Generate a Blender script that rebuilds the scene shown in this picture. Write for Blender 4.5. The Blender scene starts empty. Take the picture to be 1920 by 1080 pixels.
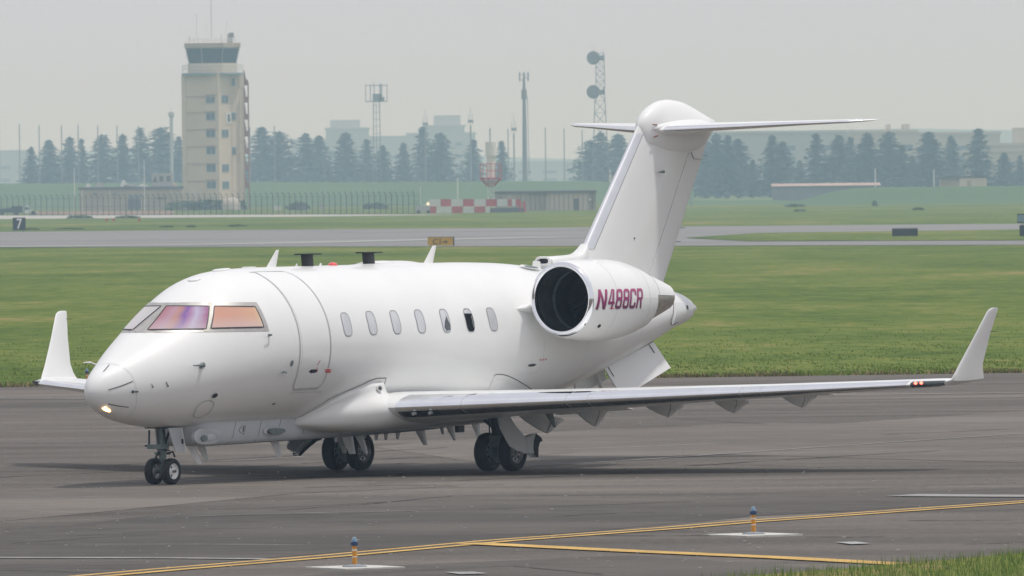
import bpy, bmesh, math, random
import numpy as np
from mathutils import Vector, Matrix
random.seed(7)
rng = np.random.default_rng(7)
sc = bpy.context.scene
col = sc.collection
R = math.radians
PI = math.pi

# ------------------------------------------------------------------ camera
CAM_H, CAM_D, FOC = 4.99, 182.3, 19612.0
YAW, PITCH, ROLL = 0.0086, -0.0100, R(-0.64)
THETA = R(33.32)
fw = Vector((math.sin(YAW) * math.cos(PITCH), math.cos(YAW) * math.cos(PITCH), math.sin(PITCH)))
r0 = Vector((math.cos(YAW), -math.sin(YAW), 0)); u0 = r0.cross(fw)
rt = math.cos(ROLL) * r0 + math.sin(ROLL) * u0
up = -math.sin(ROLL) * r0 + math.cos(ROLL) * u0
CO = Vector((0, -CAM_D, CAM_H))
cd = bpy.data.cameras.new('camera'); cam = bpy.data.objects.new('camera', cd); col.objects.link(cam)
cam.matrix_world = Matrix(((rt.x, up.x, -fw.x, CO.x), (rt.y, up.y, -fw.y, CO.y), (rt.z, up.z, -fw.z, CO.z), (0, 0, 0, 1)))
cd.sensor_width = 36; cd.lens = FOC / 1920 * 36; cd.clip_start = 1; cd.clip_end = 40000
cd.dof.use_dof = True; cd.dof.focus_distance = 180; cd.dof.aperture_fstop = 13
sc.camera = cam

# ------------------------------------------------------------------ sky, sun, exposure
SUN = Vector((0.30, -0.04, 0.95)).normalized()
w = bpy.data.worlds.new('World'); sc.world = w; w.use_nodes = True
nt = w.node_tree; bg = nt.nodes['Background']
sky = nt.nodes.new('ShaderNodeTexSky'); sky.sky_type = 'NISHITA'; sky.sun_disc = False
sky.sun_elevation = math.asin(SUN.z); sky.sun_rotation = math.atan2(SUN.x, SUN.y)
sky.air_density = 1.6; sky.dust_density = 5.0; sky.ozone_density = 1.0
veil = nt.nodes.new('ShaderNodeMix'); veil.data_type = 'RGBA'; veil.inputs['Factor'].default_value = 0.86
tc = nt.nodes.new('ShaderNodeTexCoord'); nz = nt.nodes.new('ShaderNodeTexNoise')
nz.inputs['Scale'].default_value = 2.2; nz.inputs['Detail'].default_value = 4
mp = nt.nodes.new('ShaderNodeMapping'); mp.inputs['Scale'].default_value = (1, 1, 3)
rp = nt.nodes.new('ShaderNodeValToRGB')
rp.color_ramp.elements[0].position = .3; rp.color_ramp.elements[0].color = (6.95, 7.05, 7.75, 1)
rp.color_ramp.elements[1].position = .75; rp.color_ramp.elements[1].color = (7.5, 7.55, 8.0, 1)
nt.links.new(tc.outputs['Generated'], mp.inputs['Vector']); nt.links.new(mp.outputs[0], nz.inputs['Vector'])
nt.links.new(nz.outputs['Fac'], rp.inputs['Fac'])
nt.links.new(sky.outputs[0], veil.inputs['A']); nt.links.new(rp.outputs[0], veil.inputs['B'])
nt.links.new(veil.outputs['Result'], bg.inputs['Color']); bg.inputs['Strength'].default_value = 0.10
sl = bpy.data.lights.new('sun', 'SUN'); sl.energy = 2.2; sl.angle = R(5); sl.color = (1, .98, .94)
so = bpy.data.objects.new('sun', sl); col.objects.link(so); so.rotation_euler = SUN.to_track_quat('Z', 'Y').to_euler()
so.location = (30, -30, 90)
sc.view_settings.view_transform = 'Standard'; sc.view_settings.look = 'None'
sc.view_settings.exposure = 0; sc.view_settings.gamma = 1; sc.view_settings.use_curve_mapping = False
sc.render.engine = 'CYCLES'; sc.cycles.use_denoising = True
sc.cycles.volume_bounces = 1; sc.cycles.max_bounces = 8; sc.cycles.transparent_max_bounces = 12

# ------------------------------------------------------------------ material helpers
def mat(name, color, rough=.6, metal=0, coat=0, noise=None, emit=None, spec=.5, bump=None, coat_rough=.05):
    """noise = (scale, amount, detail[, mapping scale])"""
    m = bpy.data.materials.new(name); m.use_nodes = True; t = m.node_tree; b = t.nodes['Principled BSDF']
    b.inputs['Base Color'].default_value = (*color, 1); b.inputs['Roughness'].default_value = rough
    b.inputs['Metallic'].default_value = metal; b.inputs['Coat Weight'].default_value = coat
    b.inputs['Coat Roughness'].default_value = coat_rough
    b.inputs['Specular IOR Level'].default_value = spec
    if emit: b.inputs['Emission Color'].default_value = (*emit[0], 1); b.inputs['Emission Strength'].default_value = emit[1]
    c = t.nodes.new('ShaderNodeTexCoord')
    if noise:
        n = t.nodes.new('ShaderNodeTexNoise'); n.inputs['Scale'].default_value = noise[0]; n.inputs['Detail'].default_value = noise[2]
        src = c.outputs['Object']
        if len(noise) > 3:
            q = t.nodes.new('ShaderNodeMapping'); q.inputs['Scale'].default_value = noise[3]
            t.links.new(src, q.inputs['Vector']); src = q.outputs[0]
        t.links.new(src, n.inputs['Vector'])
        rr = t.nodes.new('ShaderNodeValToRGB'); a = noise[1]
        rr.color_ramp.elements[0].position = .3; rr.color_ramp.elements[1].position = .7
        rr.color_ramp.elements[0].color = (*[v * (1 - a) for v in color], 1)
        rr.color_ramp.elements[1].color = (*[min(1, v * (1 + a)) for v in color], 1)
        t.links.new(n.outputs['Fac'], rr.inputs['Fac']); t.links.new(rr.outputs[0], b.inputs['Base Color'])
    if bump:
        n = t.nodes.new('ShaderNodeTexNoise'); n.inputs['Scale'].default_value = bump[0]; n.inputs['Detail'].default_value = 3
        t.links.new(c.outputs['Object'], n.inputs['Vector'])
        bp = t.nodes.new('ShaderNodeBump'); bp.inputs['Strength'].default_value = bump[1]; bp.inputs['Distance'].default_value = bump[2]
        t.links.new(n.outputs['Fac'], bp.inputs['Height']); t.links.new(bp.outputs[0], b.inputs['Normal'])
    return m

def ground_mat(name, stops, layers, rough=.9, bump=None, spec=.3):
    """stops: [(pos,color)]; layers: [(scale, weight, mapping, detail)] of world-space noise summed"""
    m = bpy.data.materials.new(name); m.use_nodes = True; t = m.node_tree; b = t.nodes['Principled BSDF']
    b.inputs['Roughness'].default_value = rough; b.inputs['Specular IOR Level'].default_value = spec
    g = t.nodes.new('ShaderNodeNewGeometry'); acc = None
    for s, wgt, mpg, det in layers:
        q = t.nodes.new('ShaderNodeMapping'); q.inputs['Scale'].default_value = mpg; q.inputs['Location'].default_value = (s * 13.7, wgt * 31, 0)
        n = t.nodes.new('ShaderNodeTexNoise'); n.inputs['Scale'].default_value = s; n.inputs['Detail'].default_value = det
        n.inputs['Roughness'].default_value = .6
        t.links.new(g.outputs['Position'], q.inputs['Vector']); t.links.new(q.outputs[0], n.inputs['Vector'])
        mu = t.nodes.new('ShaderNodeMath'); mu.operation = 'MULTIPLY'; mu.inputs[1].default_value = wgt
        t.links.new(n.outputs['Fac'], mu.inputs[0])
        if acc is None: acc = mu.outputs[0]
        else:
            ad = t.nodes.new('ShaderNodeMath'); ad.operation = 'ADD'; t.links.new(acc, ad.inputs[0]); t.links.new(mu.outputs[0], ad.inputs[1]); acc = ad.outputs[0]
    rr = t.nodes.new('ShaderNodeValToRGB')
    while len(rr.color_ramp.elements) < len(stops): rr.color_ramp.elements.new(.5)
    for e, (p, c) in zip(rr.color_ramp.elements, stops): e.position = p; e.color = (*c, 1)
    t.links.new(acc, rr.inputs['Fac']); t.links.new(rr.outputs[0], b.inputs['Base Color'])
    if bump:
        n = t.nodes.new('ShaderNodeTexNoise'); n.inputs['Scale'].default_value = bump[0]; n.inputs['Detail'].default_value = 4
        t.links.new(g.outputs['Position'], n.inputs['Vector'])
        bp = t.nodes.new('ShaderNodeBump'); bp.inputs['Strength'].default_value = bump[1]; bp.inputs['Distance'].default_value = bump[2]
        t.links.new(n.outputs['Fac'], bp.inputs['Height']); t.links.new(bp.outputs[0], b.inputs['Normal'])
    return m

M = {}
M['paint'] = mat('white_paint', (.79, .79, .78), .38, coat=.50, noise=(1.3, .02, 4), coat_rough=.05, spec=.2)
M['paint_b'] = mat('white_paint_duller', (.74, .75, .745), .38, coat=.4, noise=(2.3, .03, 4))
M['grey_paint'] = mat('light_grey_paint', (.47, .49, .51), .45, coat=.2, noise=(2.5, .06, 4))
M['chrome'] = mat('polished_metal', (.86, .87, .90), .09, metal=1, noise=(3, .04, 2))
M['nozzle'] = mat('brushed_titanium', (.52, .49, .45), .33, metal=1, noise=(5, .2, 5, (1, 1, 4)))
M['black'] = mat('black_plastic', (.015, .016, .018), .5, noise=(20, .2, 2))
M['duct'] = mat('dark_duct', (.035, .038, .042), .45, noise=(6, .3, 2))
M['blade'] = mat('fan_metal', (.10, .105, .11), .4, metal=.7, noise=(8, .2, 2))
M['seam'] = mat('panel_gap', (.10, .10, .10), .8, noise=(30, .2, 2))
M['softseam'] = mat('grey_sealant', (.47, .48, .48), .7, noise=(30, .15, 2))
M['winrim'] = mat('window_rim_grey', (.22, .22, .23), .5, noise=(30, .15, 2))
M['winframe'] = mat('bare_window_frame', (.46, .44, .42), .42, metal=.45, noise=(7, .1, 4))
M['winpost'] = mat('cream_window_post', (.66, .62, .54), .45, noise=(9, .06, 3))
M['rubber'] = mat('tyre_rubber', (.018, .019, .021), .75, noise=(12, .3, 4))
M['rim'] = mat('wheel_rim_grey', (.42, .43, .44), .42, metal=.5, noise=(12, .15, 3))
M['rimw'] = mat('wheel_rim_white', (.74, .74, .73), .4, noise=(12, .06, 3))
M['gear'] = mat('gear_grey_green', (.16, .20, .20), .45, metal=.2, noise=(10, .25, 4))
M['gear_dark'] = mat('gear_dark', (.045, .052, .055), .5, metal=.3, noise=(10, .3, 4))
M['red'] = mat('red_marking', (.52, .05, .05), .5, noise=(20, .08, 2))
M['pane'] = mat('window_shade', (.56, .575, .60), .2, coat=.6, noise=(6, .10, 3, (1, 1, .4)))
M['panedark'] = mat('dark_window', (.02, .022, .027), .06, coat=1, noise=(6, .2, 2))
M['lampglow'] = mat('nose_lamp_lit', (.9, .6, .25), .3, emit=((1, .55, .2), 7), noise=(40, .1, 2))
M['lampcore'] = mat('lamp_bulb_lit', (1, .9, .7), .3, emit=((1, .86, .6), 40), noise=(40, .05, 2))
M['navred'] = mat('nav_light_lit', (.9, .05, .03), .3, emit=((1, .08, .05), 9), noise=(40, .1, 2))
M['beacon'] = mat('red_beacon', (.75, .06, .04), .25, coat=1, noise=(30, .1, 2))
M['lens'] = mat('dark_lens', (.03, .04, .045), .08, coat=1, noise=(12, .2, 2))

def tint_pane(name, stops, rough=.2):
    """electrically heated pane: the iridescent film's colour changes along the pane (object X)"""
    m = bpy.data.materials.new(name); m.use_nodes = True; t = m.node_tree; b = t.nodes['Principled BSDF']
    c = t.nodes.new('ShaderNodeTexCoord'); s = t.nodes.new('ShaderNodeSeparateXYZ'); t.links.new(c.outputs['UV'], s.inputs[0])
    n = t.nodes.new('ShaderNodeTexNoise'); n.inputs['Scale'].default_value = 2.2; n.inputs['Detail'].default_value = 2
    t.links.new(c.outputs['UV'], n.inputs['Vector'])
    a = t.nodes.new('ShaderNodeMath'); a.operation = 'MULTIPLY_ADD'; a.inputs[1].default_value = .16
    t.links.new(n.outputs['Fac'], a.inputs[0]); t.links.new(s.outputs['X'], a.inputs[2])
    a2 = t.nodes.new('ShaderNodeMath'); a2.operation = 'SUBTRACT'; a2.inputs[1].default_value = .08; t.links.new(a.outputs[0], a2.inputs[0])
    rr = t.nodes.new('ShaderNodeValToRGB')
    while len(rr.color_ramp.elements) < len(stops): rr.color_ramp.elements.new(.5)
    for e, (p, cc) in zip(rr.color_ramp.elements, stops): e.position = p; e.color = (*cc, 1)
    t.links.new(a2.outputs[0], rr.inputs['Fac'])
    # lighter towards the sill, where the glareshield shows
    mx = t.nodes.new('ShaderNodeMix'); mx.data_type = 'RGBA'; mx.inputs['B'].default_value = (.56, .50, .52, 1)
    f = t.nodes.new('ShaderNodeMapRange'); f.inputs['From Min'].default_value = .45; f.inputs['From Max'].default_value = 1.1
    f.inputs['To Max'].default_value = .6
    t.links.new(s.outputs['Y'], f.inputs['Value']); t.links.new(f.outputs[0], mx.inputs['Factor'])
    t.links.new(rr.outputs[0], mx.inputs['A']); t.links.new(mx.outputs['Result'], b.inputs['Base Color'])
    b.inputs['Roughness'].default_value = rough; b.inputs['Coat Weight'].default_value = .35; b.inputs['Coat Roughness'].default_value = .12; b.inputs['Specular IOR Level'].default_value = .3
    return m
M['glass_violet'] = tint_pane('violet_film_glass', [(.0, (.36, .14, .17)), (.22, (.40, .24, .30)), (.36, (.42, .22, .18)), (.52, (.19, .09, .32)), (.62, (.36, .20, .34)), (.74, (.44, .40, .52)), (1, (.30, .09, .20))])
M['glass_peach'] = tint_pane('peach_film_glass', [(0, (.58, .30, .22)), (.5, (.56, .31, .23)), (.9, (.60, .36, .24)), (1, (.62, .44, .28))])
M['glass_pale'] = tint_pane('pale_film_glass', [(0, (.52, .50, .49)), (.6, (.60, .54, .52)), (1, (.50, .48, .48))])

# ------------------------------------------------------------------ object helpers
def tag(o, label=None, cat=None, group=None, kind=None):
    if label: o['label'] = label
    if cat: o['category'] = cat
    if group: o['group'] = group
    if kind: o['kind'] = kind
    return o
def link(o, parent=None):
    col.objects.link(o)
    if parent: o.parent = parent
    return o
def empty(name, loc=(0, 0, 0), rz=0):
    o = bpy.data.objects.new(name, None); o.location = loc; o.rotation_euler = (0, 0, rz); o.empty_display_size = .5
    return link(o)
def mesh(name, verts, faces, m=None, parent=None, smooth=False, sharp=None, uvs=None):
    me = bpy.data.meshes.new(name); me.from_pydata([tuple(v) for v in verts], [], faces); me.update()
    if smooth:
        me.polygons.foreach_set('use_smooth', [True] * len(me.polygons))
        if sharp: me.set_sharp_from_angle(angle=R(sharp))
    if uvs is not None:
        l = me.uv_layers.new(name='UVMap')
        for lp in me.loops: l.data[lp.index].uv = uvs[lp.vertex_index]
    o = bpy.data.objects.new(name, me)
    if m is not None: me.materials.append(m if not isinstance(m, str) else M[m])
    return link(o, parent)
class MB:
    def __init__(s): s.v = []; s.f = []
    def add(s, v, f):
        k = len(s.v); s.v += [tuple(p) for p in v]; s.f += [tuple(i + k for i in q) for q in f]; return s
    def box(s, a, b):
        (x0, y0, z0), (x1, y1, z1) = a, b
        v = [(x0, y0, z0), (x1, y0, z0), (x1, y1, z0), (x0, y1, z0), (x0, y0, z1), (x1, y0, z1), (x1, y1, z1), (x0, y1, z1)]
        return s.add(v, [(0, 3, 2, 1), (4, 5, 6, 7), (0, 1, 5, 4), (1, 2, 6, 5), (2, 3, 7, 6), (3, 0, 4, 7)])
    def tube(s, pts, rad, n=8, cap=True):
        pts = [Vector(p) for p in pts]; rads = rad if isinstance(rad, (list, tuple)) else [rad] * len(pts)
        V = []; prev = None
        for i, p in enumerate(pts):
            t = (pts[min(i + 1, len(pts) - 1)] - pts[max(i - 1, 0)]).normalized()
            if prev is None: a = t.orthogonal().normalized()
            else: a = (prev - t * prev.dot(t)).normalized()
            prev = a; b = t.cross(a)
            V += [p + rads[i] * (math.cos(2 * PI * k / n) * a + math.sin(2 * PI * k / n) * b) for k in range(n)]
        F = [(i * n + k, i * n + (k + 1) % n, (i + 1) * n + (k + 1) % n, (i + 1) * n + k) for i in range(len(pts) - 1) for k in range(n)]
        if cap: F += [tuple(range(n - 1, -1, -1)), tuple(range((len(pts) - 1) * n, len(pts) * n))]
        return s.add(V, F)
    def loft(s, rings, caps=True, closed=True):
        n = len(rings[0]); V = [p for r_ in rings for p in r_]; m_ = n if closed else n - 1
        F = [(i * n + k, i * n + (k + 1) % n, (i + 1) * n + (k + 1) % n, (i + 1) * n + k) for i in range(len(rings) - 1) for k in range(m_)]
        if caps: F += [tuple(range(n - 1, -1, -1)), tuple(range((len(rings) - 1) * n, len(rings) * n))]
        return s.add(V, F)
    def prism(s, poly, d):
        """poly of 3D points extruded by vector d"""
        n = len(poly); d = Vector(d); V = [Vector(p) for p in poly] + [Vector(p) + d for p in poly]
        return s.add(V, [tuple(range(n - 1, -1, -1)), tuple(range(n, 2 * n))] + [(i, (i + 1) % n, n + (i + 1) % n, n + i) for i in range(n)])
    def build(s, name, m, parent=None, smooth=False, sharp=35):
        me = mesh(name, s.v, s.f, m, parent, smooth, sharp if smooth else None)
        bm = bmesh.new(); bm.from_mesh(me.data); bmesh.ops.recalc_face_normals(bm, faces=bm.faces); bm.to_mesh(me.data); bm.free()
        return me
def catmull(P, n=6):
    P = [Vector(p) for p in P]; Q = [2 * P[0] - P[1]] + P + [2 * P[-1] - P[-2]]; out = []
    for i in range(1, len(Q) - 2):
        for k in range(n):
            t = k / n
            out.append(.5 * ((2 * Q[i]) + (-Q[i - 1] + Q[i + 1]) * t + (2 * Q[i - 1] - 5 * Q[i] + 4 * Q[i + 1] - Q[i + 2]) * t * t + (-Q[i - 1] + 3 * Q[i] - 3 * Q[i + 1] + Q[i + 2]) * t ** 3))
    out.append(P[-1]); return out
def pchip(X, Y, x):
    X = np.array(X, float); Y = np.array(Y, float); h = np.diff(X); d = np.diff(Y) / h
    m = np.zeros(len(X)); m[0] = d[0]; m[-1] = d[-1]
    for i in range(1, len(X) - 1):
        if d[i - 1] * d[i] > 0:
            w1 = 2 * h[i] + h[i - 1]; w2 = h[i] + 2 * h[i - 1]; m[i] = (w1 + w2) / (w1 / d[i - 1] + w2 / d[i])
    i = int(np.clip(np.searchsorted(X, x) - 1, 0, len(X) - 2)); t = (x - X[i]) / h[i]
    return float((2 * t**3 - 3 * t**2 + 1) * Y[i] + (t**3 - 2 * t**2 + t) * h[i] * m[i] + (-2 * t**3 + 3 * t**2) * Y[i + 1] + (t**3 - t**2) * h[i] * m[i + 1])
def lerp_(a, b, t): return a + (b - a) * t
def at(px, py, Y):
    """the place at depth Y on the sight line of a picture point"""
    d = fw + (px - 960) / FOC * rt - (py - 540) / FOC * up
    return CO + d * ((Y - CO.y) / d.y)
def gp(px, py, z=0.0):
    d = fw + (px - 960) / FOC * rt - (py - 540) / FOC * up
    p = CO + d * ((z - CO.z) / d.z); return Vector((p.x, p.y, z))

# ================================================================== THE GROUND
G_TAXI, G_GRASS = 0.0, -0.05
asphalt = ground_mat('taxiway_asphalt', [(.43, (.058, .050, .042)), (.475, (.088, .076, .064)), (.525, (.117, .101, .086)), (.575, (.168, .146, .124))],
    [(.055, .30, (1, 1.6, 1), 5), (.30, .30, (.22, 1.4, 1), 6), (6, .20, (1, 1, 1), 3), (38, .20, (1, 1, 1), 2)], rough=.82, bump=(70, .35, .01))
asphalt_far = ground_mat('runway_asphalt', [(.35, (.17, .165, .165)), (.65, (.235, .228, .225))], [(.004, .6, (1, 6, 1), 4), (.05, .4, (1, 1, 1), 3)], rough=.9)
concrete_far = ground_mat('pale_concrete_road', [(.3, (.33, .32, .30)), (.7, (.42, .41, .39))], [(.03, 1, (1, 1, 1), 3)])
grass = ground_mat('grass_ground', [(.50, (.056, .096, .012)), (.555, (.086, .128, .018)), (.61, (.118, .158, .026)), (.655, (.160, .176, .040)), (.705, (.27, .20, .085))],
    [(.012, .30, (1, .6, 1), 5), (.10, .36, (1, .32, 1), 5), (.9, .34, (1, .3, 1), 4), (3.5, .18, (1, .5, 1), 4)], rough=1, spec=.1, bump=(3, .8, .15))
patch_light = ground_mat('lighter_asphalt', [(.44, (.096, .083, .070)), (.5, (.130, .113, .096)), (.56, (.174, .152, .130))], [(.12, .45, (.3, 1, 1), 5), (3, .25, (.3, 1, 1), 3), (40, .3, (1, 1, 1), 2)], rough=.85)
patch_dark = ground_mat('darker_asphalt', [(.44, (.050, .043, .037)), (.5, (.072, .063, .054)), (.56, (.104, .091, .078))], [(.12, .45, (.3, 1, 1), 5), (3, .25, (.3, 1, 1), 3), (40, .3, (1, 1, 1), 2)], rough=.85)
M['tar'] = mat('tar_seam', (.035, .034, .033), .8, noise=(6, .3, 3))
M['pwhite'] = ground_mat('worn_white_line', [(.38, (.20, .20, .19)), (.62, (.46, .46, .44))], [(1.2, .5, (1, 1, 1), 4), (30, .5, (1, 1, 1), 3)])
M['pfaint'] = ground_mat('faded_white_line', [(.35, (.20, .195, .185)), (.65, (.34, .335, .32))], [(1.2, .5, (1, 1, 1), 4), (30, .5, (1, 1, 1), 3)])
M['pyellow'] = ground_mat('yellow_line', [(.35, (.36, .22, .07)), (.6, (.66, .43, .13))], [(1.5, .5, (1, 1, 1), 4), (30, .5, (1, 1, 1), 3)])
M['pad'] = mat('pad_concrete', (.52, .51, .47), .85, noise=(4, .12, 4))

XCUT = [-2500, -1200, -600, -300, -150, -80, -40, -20, 0, 20, 40, 80, 150, 300, 600, 1200, 2500]
YCUT = [-150, -60, 0, 50, 100, 160, 240, 330, 430, 540, 660, 780, 900, 1050, 1200, 1400, 1650, 1900, 2200, 2600, 3100, 3800, 4700, 6000, 8000, 10000]
def sheet(name, pts, z, m, kind='structure'):
    bm = bmesh.new(); bm.faces.new([bm.verts.new((p[0], p[1], z)) for p in pts])
    x0, x1 = min(p[0] for p in pts), max(p[0] for p in pts); y0, y1 = min(p[1] for p in pts), max(p[1] for p in pts)
    for ax, L_, lo, hi in ((0, XCUT, x0, x1), (1, YCUT, y0, y1)):
        for v in L_:
            if lo < v < hi:
                co = (v, 0, 0) if ax == 0 else (0, v, 0); no = (1, 0, 0) if ax == 0 else (0, 1, 0)
                bmesh.ops.bisect_plane(bm, geom=bm.verts[:] + bm.edges[:] + bm.faces[:], plane_co=co, plane_no=no)
    bmesh.ops.recalc_face_normals(bm, faces=bm.faces)
    me = bpy.data.meshes.new(name); bm.to_mesh(me); bm.free()
    if me.polygons and me.polygons[0].normal.z < 0: me.flip_normals()
    me.materials.append(m); o = bpy.data.objects.new(name, me); return tag(link(o), kind=kind)
sheet('ground', [(-5000, -500), (5000, -500), (5000, 12500), (-5000, 12500)], G_GRASS, grass)
tl, tr = gp(-2500, 761.5), gp(4400, 661)
e0 = gp(0, 726); e1 = gp(1920, 699); ed = (e1 - e0).normalized()
tl = e0 - ed * 180; tr = e1 + ed * 180
sheet('taxiway', [(-190, -260), (190, -260), tr, tl], G_TAXI, asphalt)
def strip_px(name, pts, wid, z, m, kind='structure'):
    """ribbon of real width wid laid on the ground along ground points"""
    P = [Vector((p[0], p[1], z)) for p in pts]; V = []
    for i, p in enumerate(P):
        t = (P[min(i + 1, len(P) - 1)] - P[max(i - 1, 0)]).normalized(); nrm = Vector((-t.y, t.x, 0))
        ww = wid[i] if isinstance(wid, (list, tuple)) else wid
        V += [p - nrm * ww / 2, p + nrm * ww / 2]
    F = [(2 * i, 2 * i + 2, 2 * i + 3, 2 * i + 1) for i in range(len(P) - 1)]
    return tag(mesh(name, V, F, m), kind=kind)
def gl(pts): return [gp(*p) for p in pts]
def ext(pts, a=60, b=60):
    d0 = (pts[0] - pts[1]).normalized(); d1 = (pts[-1] - pts[-2]).normalized()
    return [pts[0] + d0 * a] + pts + [pts[-1] + d1 * b]
# runway beyond the grass
ra = ext(gl([(0, 463.5), (1920, 458.5)]), 350, 350); rb = ext(gl([(0, 434.5), (1920, 419)]), 350, 350)
sheet('runway', [ra[0], ra[-1], rb[-1], rb[0]], -.02, asphalt_far)
isl = gl([(1285, 446), (1420, 437), (1920, 430.5), (2600, 424), (2600, 445), (1920, 450.5), (1400, 452)])
sheet('grass_island', isl, .02, grass)
strip_px('runway_edge_marking', ext(gl([(0, 462.5), (300, 459.5), (480, 456.5), (850, 448.5), (1090, 443.5)]), 300, 0), [14, 14, 14, 12, 10, 10, 8], .015, M['pwhite'])
strip_px('runway_centre_marking', gl([(640, 434.5), (1110, 430.5)]), 16, .015, M['pfaint'])
ca = gl([(-900, 412), (0, 410.5), (560, 406), (860, 402.3)]); cb = gl([(-900, 405.5), (0, 404), (560, 402), (860, 401.9)])
sheet('service_road', ca + cb[::-1], -.02, concrete_far)
# near pavement: patches, joints and markings
sheet('pavement_patch', gl([(700, 838), (1080, 806), (1440, 793), (1560, 795), (1920, 771), (2400, 745), (2600, 900), (1920, 868), (1350, 852), (900, 868)]), .004, patch_light)
sheet('pavement_patch', gl([(-500, 935), (0, 918), (330, 905), (620, 900), (860, 912), (560, 925), (0, 978), (-500, 1010)]), .004, patch_light)
sheet('pavement_patch', gl([(-600, 1062), (0, 1000), (300, 965), (700, 932), (1200, 940), (1920, 915), (2500, 900), (2500, 925), (1920, 938), (1420, 968), (900, 1015), (480, 1048), (0, 1100), (-600, 1130)]), .004, patch_dark)
sheet('pavement_patch', gl([(300, 1120), (700, 1062), (1180, 1042), (1500, 1062), (1650, 1085), (1500, 1180)]), .004, patch_dark)
def wob(pts, n=14, a=.06):
    P = []
    for i in range(len(pts) - 1):
        for k in range(n): P.append(pts[i].lerp(pts[i + 1], k / n) + Vector((0, random.uniform(-a, a), 0)))
    return P + [pts[-1]]
for j, (pp, wd) in enumerate([([(520, 958), (600, 952), (700, 945), (850, 930), (960, 927), (1150, 930), (1420, 927)], .06), ([(0, 871), (500, 864)], .05),
    ([(960, 929), (1400, 926), (1910, 905)], .05), ([(0, 993), (180, 985)], .06), ([(600, 967), (1000, 957), (1500, 962)], .035), ([(150, 1028), (540, 1028)], .04),
    ([(1100, 990), (1300, 996)], .04), ([(1400, 958), (1660, 960), (1920, 958)], .035), ([(0, 1070), (230, 1075)], .06), ([(0, 958), (60, 958)], .05), ([(1640, 848), (1840, 842), (1960, 836)], .05),
    ([(640, 1078), (960, 1062), (1130, 1078)], .05), ([(0, 830), (560, 842)], .04), ([(1230, 782), (1440, 796)], .05), ([(880, 818), (1400, 790)], .04), ([(1700, 874), (1960, 872)], .05),
    ([(1300, 900), (1900, 900)], .03), ([(560, 975), (0, 1003)], .03)]):
    strip_px('tar_seam', wob(gl(pp)), [wd * random.uniform(.5, 1.3) for _ in range((len(pp) - 1) * 14 + 1)], .010, M['tar'])
Ya = [(130, 1087.5), (215, 1080), (345, 1068.5), (565, 1050.5), (660, 1042.5), (960, 1015), (1285, 991), (1420, 979.5), (1560, 969.5), (1920, 943.5), (2400, 909)]
yl = gl(Ya)
strip_px('yellow_taxi_line', yl, .20, .012, M['pyellow'])
strip_px('yellow_taxi_line', [p + Vector((-.38, .18, 0)) for p in yl], .15, .012, M['pyellow'])
strip_px('tar_seam', [p + Vector((-.19, .09, 0)) for p in yl], .24, .011, mat('black_line_border', (.045, .032, .026), .8, noise=(5, .25, 3)))
strip_px('yellow_taxi_line', gl([(880, 1020), (1185, 1035), (1460, 1047), (1720, 1061), (2100, 1082)]), .50, .016, M['pyellow'])
strip_px('white_edge_line', gl([(-500, 1043), (0, 1047.5), (300, 1048), (500, 1050)]), .22, .018, M['pwhite'])
strip_px('white_edge_line', gl([(330, 902), (705, 889.5), (895, 879), (1160, 865.5), (1510, 841), (2000, 808)]), .10, .014, M['pfaint'])
strip_px('white_edge_line', gl([(-600, 744), (0, 747.5), (170, 748)]), .30, .014, M['pfaint'])
strip_px('white_edge_line', gl([(1480, 742), (1920, 737), (2600, 729)]), .30, .014, M['pfaint'])
sheet('white_dash', gl([(1566, 1018.5), (1604, 1017.5), (1632, 1021), (1596, 1022.5)]), .018, M['pwhite'])
sheet('white_dash', gl([(834, 1075), (885, 1074), (914, 1077.5), (862, 1079)]), .018, M['pwhite'])
sheet('faded_dash', gl([(1660, 932), (1720, 928), (1960, 930), (1960, 934)]), .018, M['pfaint'])
M['tyremark'] = ground_mat('rubber_streaks', [(.4, (.050, .046, .042)), (.6, (.095, .086, .078))], [(.5, .5, (1, 1, 1), 4), (14, .5, (1, 1, 1), 3)])
for k in range(34):
    px = random.uniform(-200, 1900); py = random.uniform(745, 1040); L_ = random.uniform(120, 700); sl_ = random.uniform(-.07, .012)
    strip_px('tyre_mark', wob(gl([(px, py), (px + L_ / 2, py + sl_ * L_ / 2 + random.uniform(-2, 2)), (px + L_, py + sl_ * L_)]), 8, .03), [random.uniform(.02, .16) for _ in range(17)], .006 + .0001 * k, M['tyremark'] if k % 3 else M['pfaint'])
# verge of grass in the bottom right corner
verge = gl([(1230, 1108), (1400, 1084), (1560, 1072), (1750, 1056), (1920, 1041), (2300, 1010), (2900, 1010), (2900, 1300), (1230, 1300)])
sheet('grass_verge', verge, .03, grass)

strip_px('bare_verge', wob(gl([(px_, 725 - 26.5 * px_ / 1920) for px_ in range(-200, 2200, 120)]), 10, .35), [random.uniform(.3, 2.4) for _ in range(191)], -.03, ground_mat('dry_verge_soil', [(.4, (.15, .105, .065)), (.52, (.20, .15, .085)), (.62, (.12, .15, .04))], [(.9, .6, (1, .5, 1), 4), (6, .4, (1, 1, 1), 3)], rough=1, spec=.1))
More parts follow.
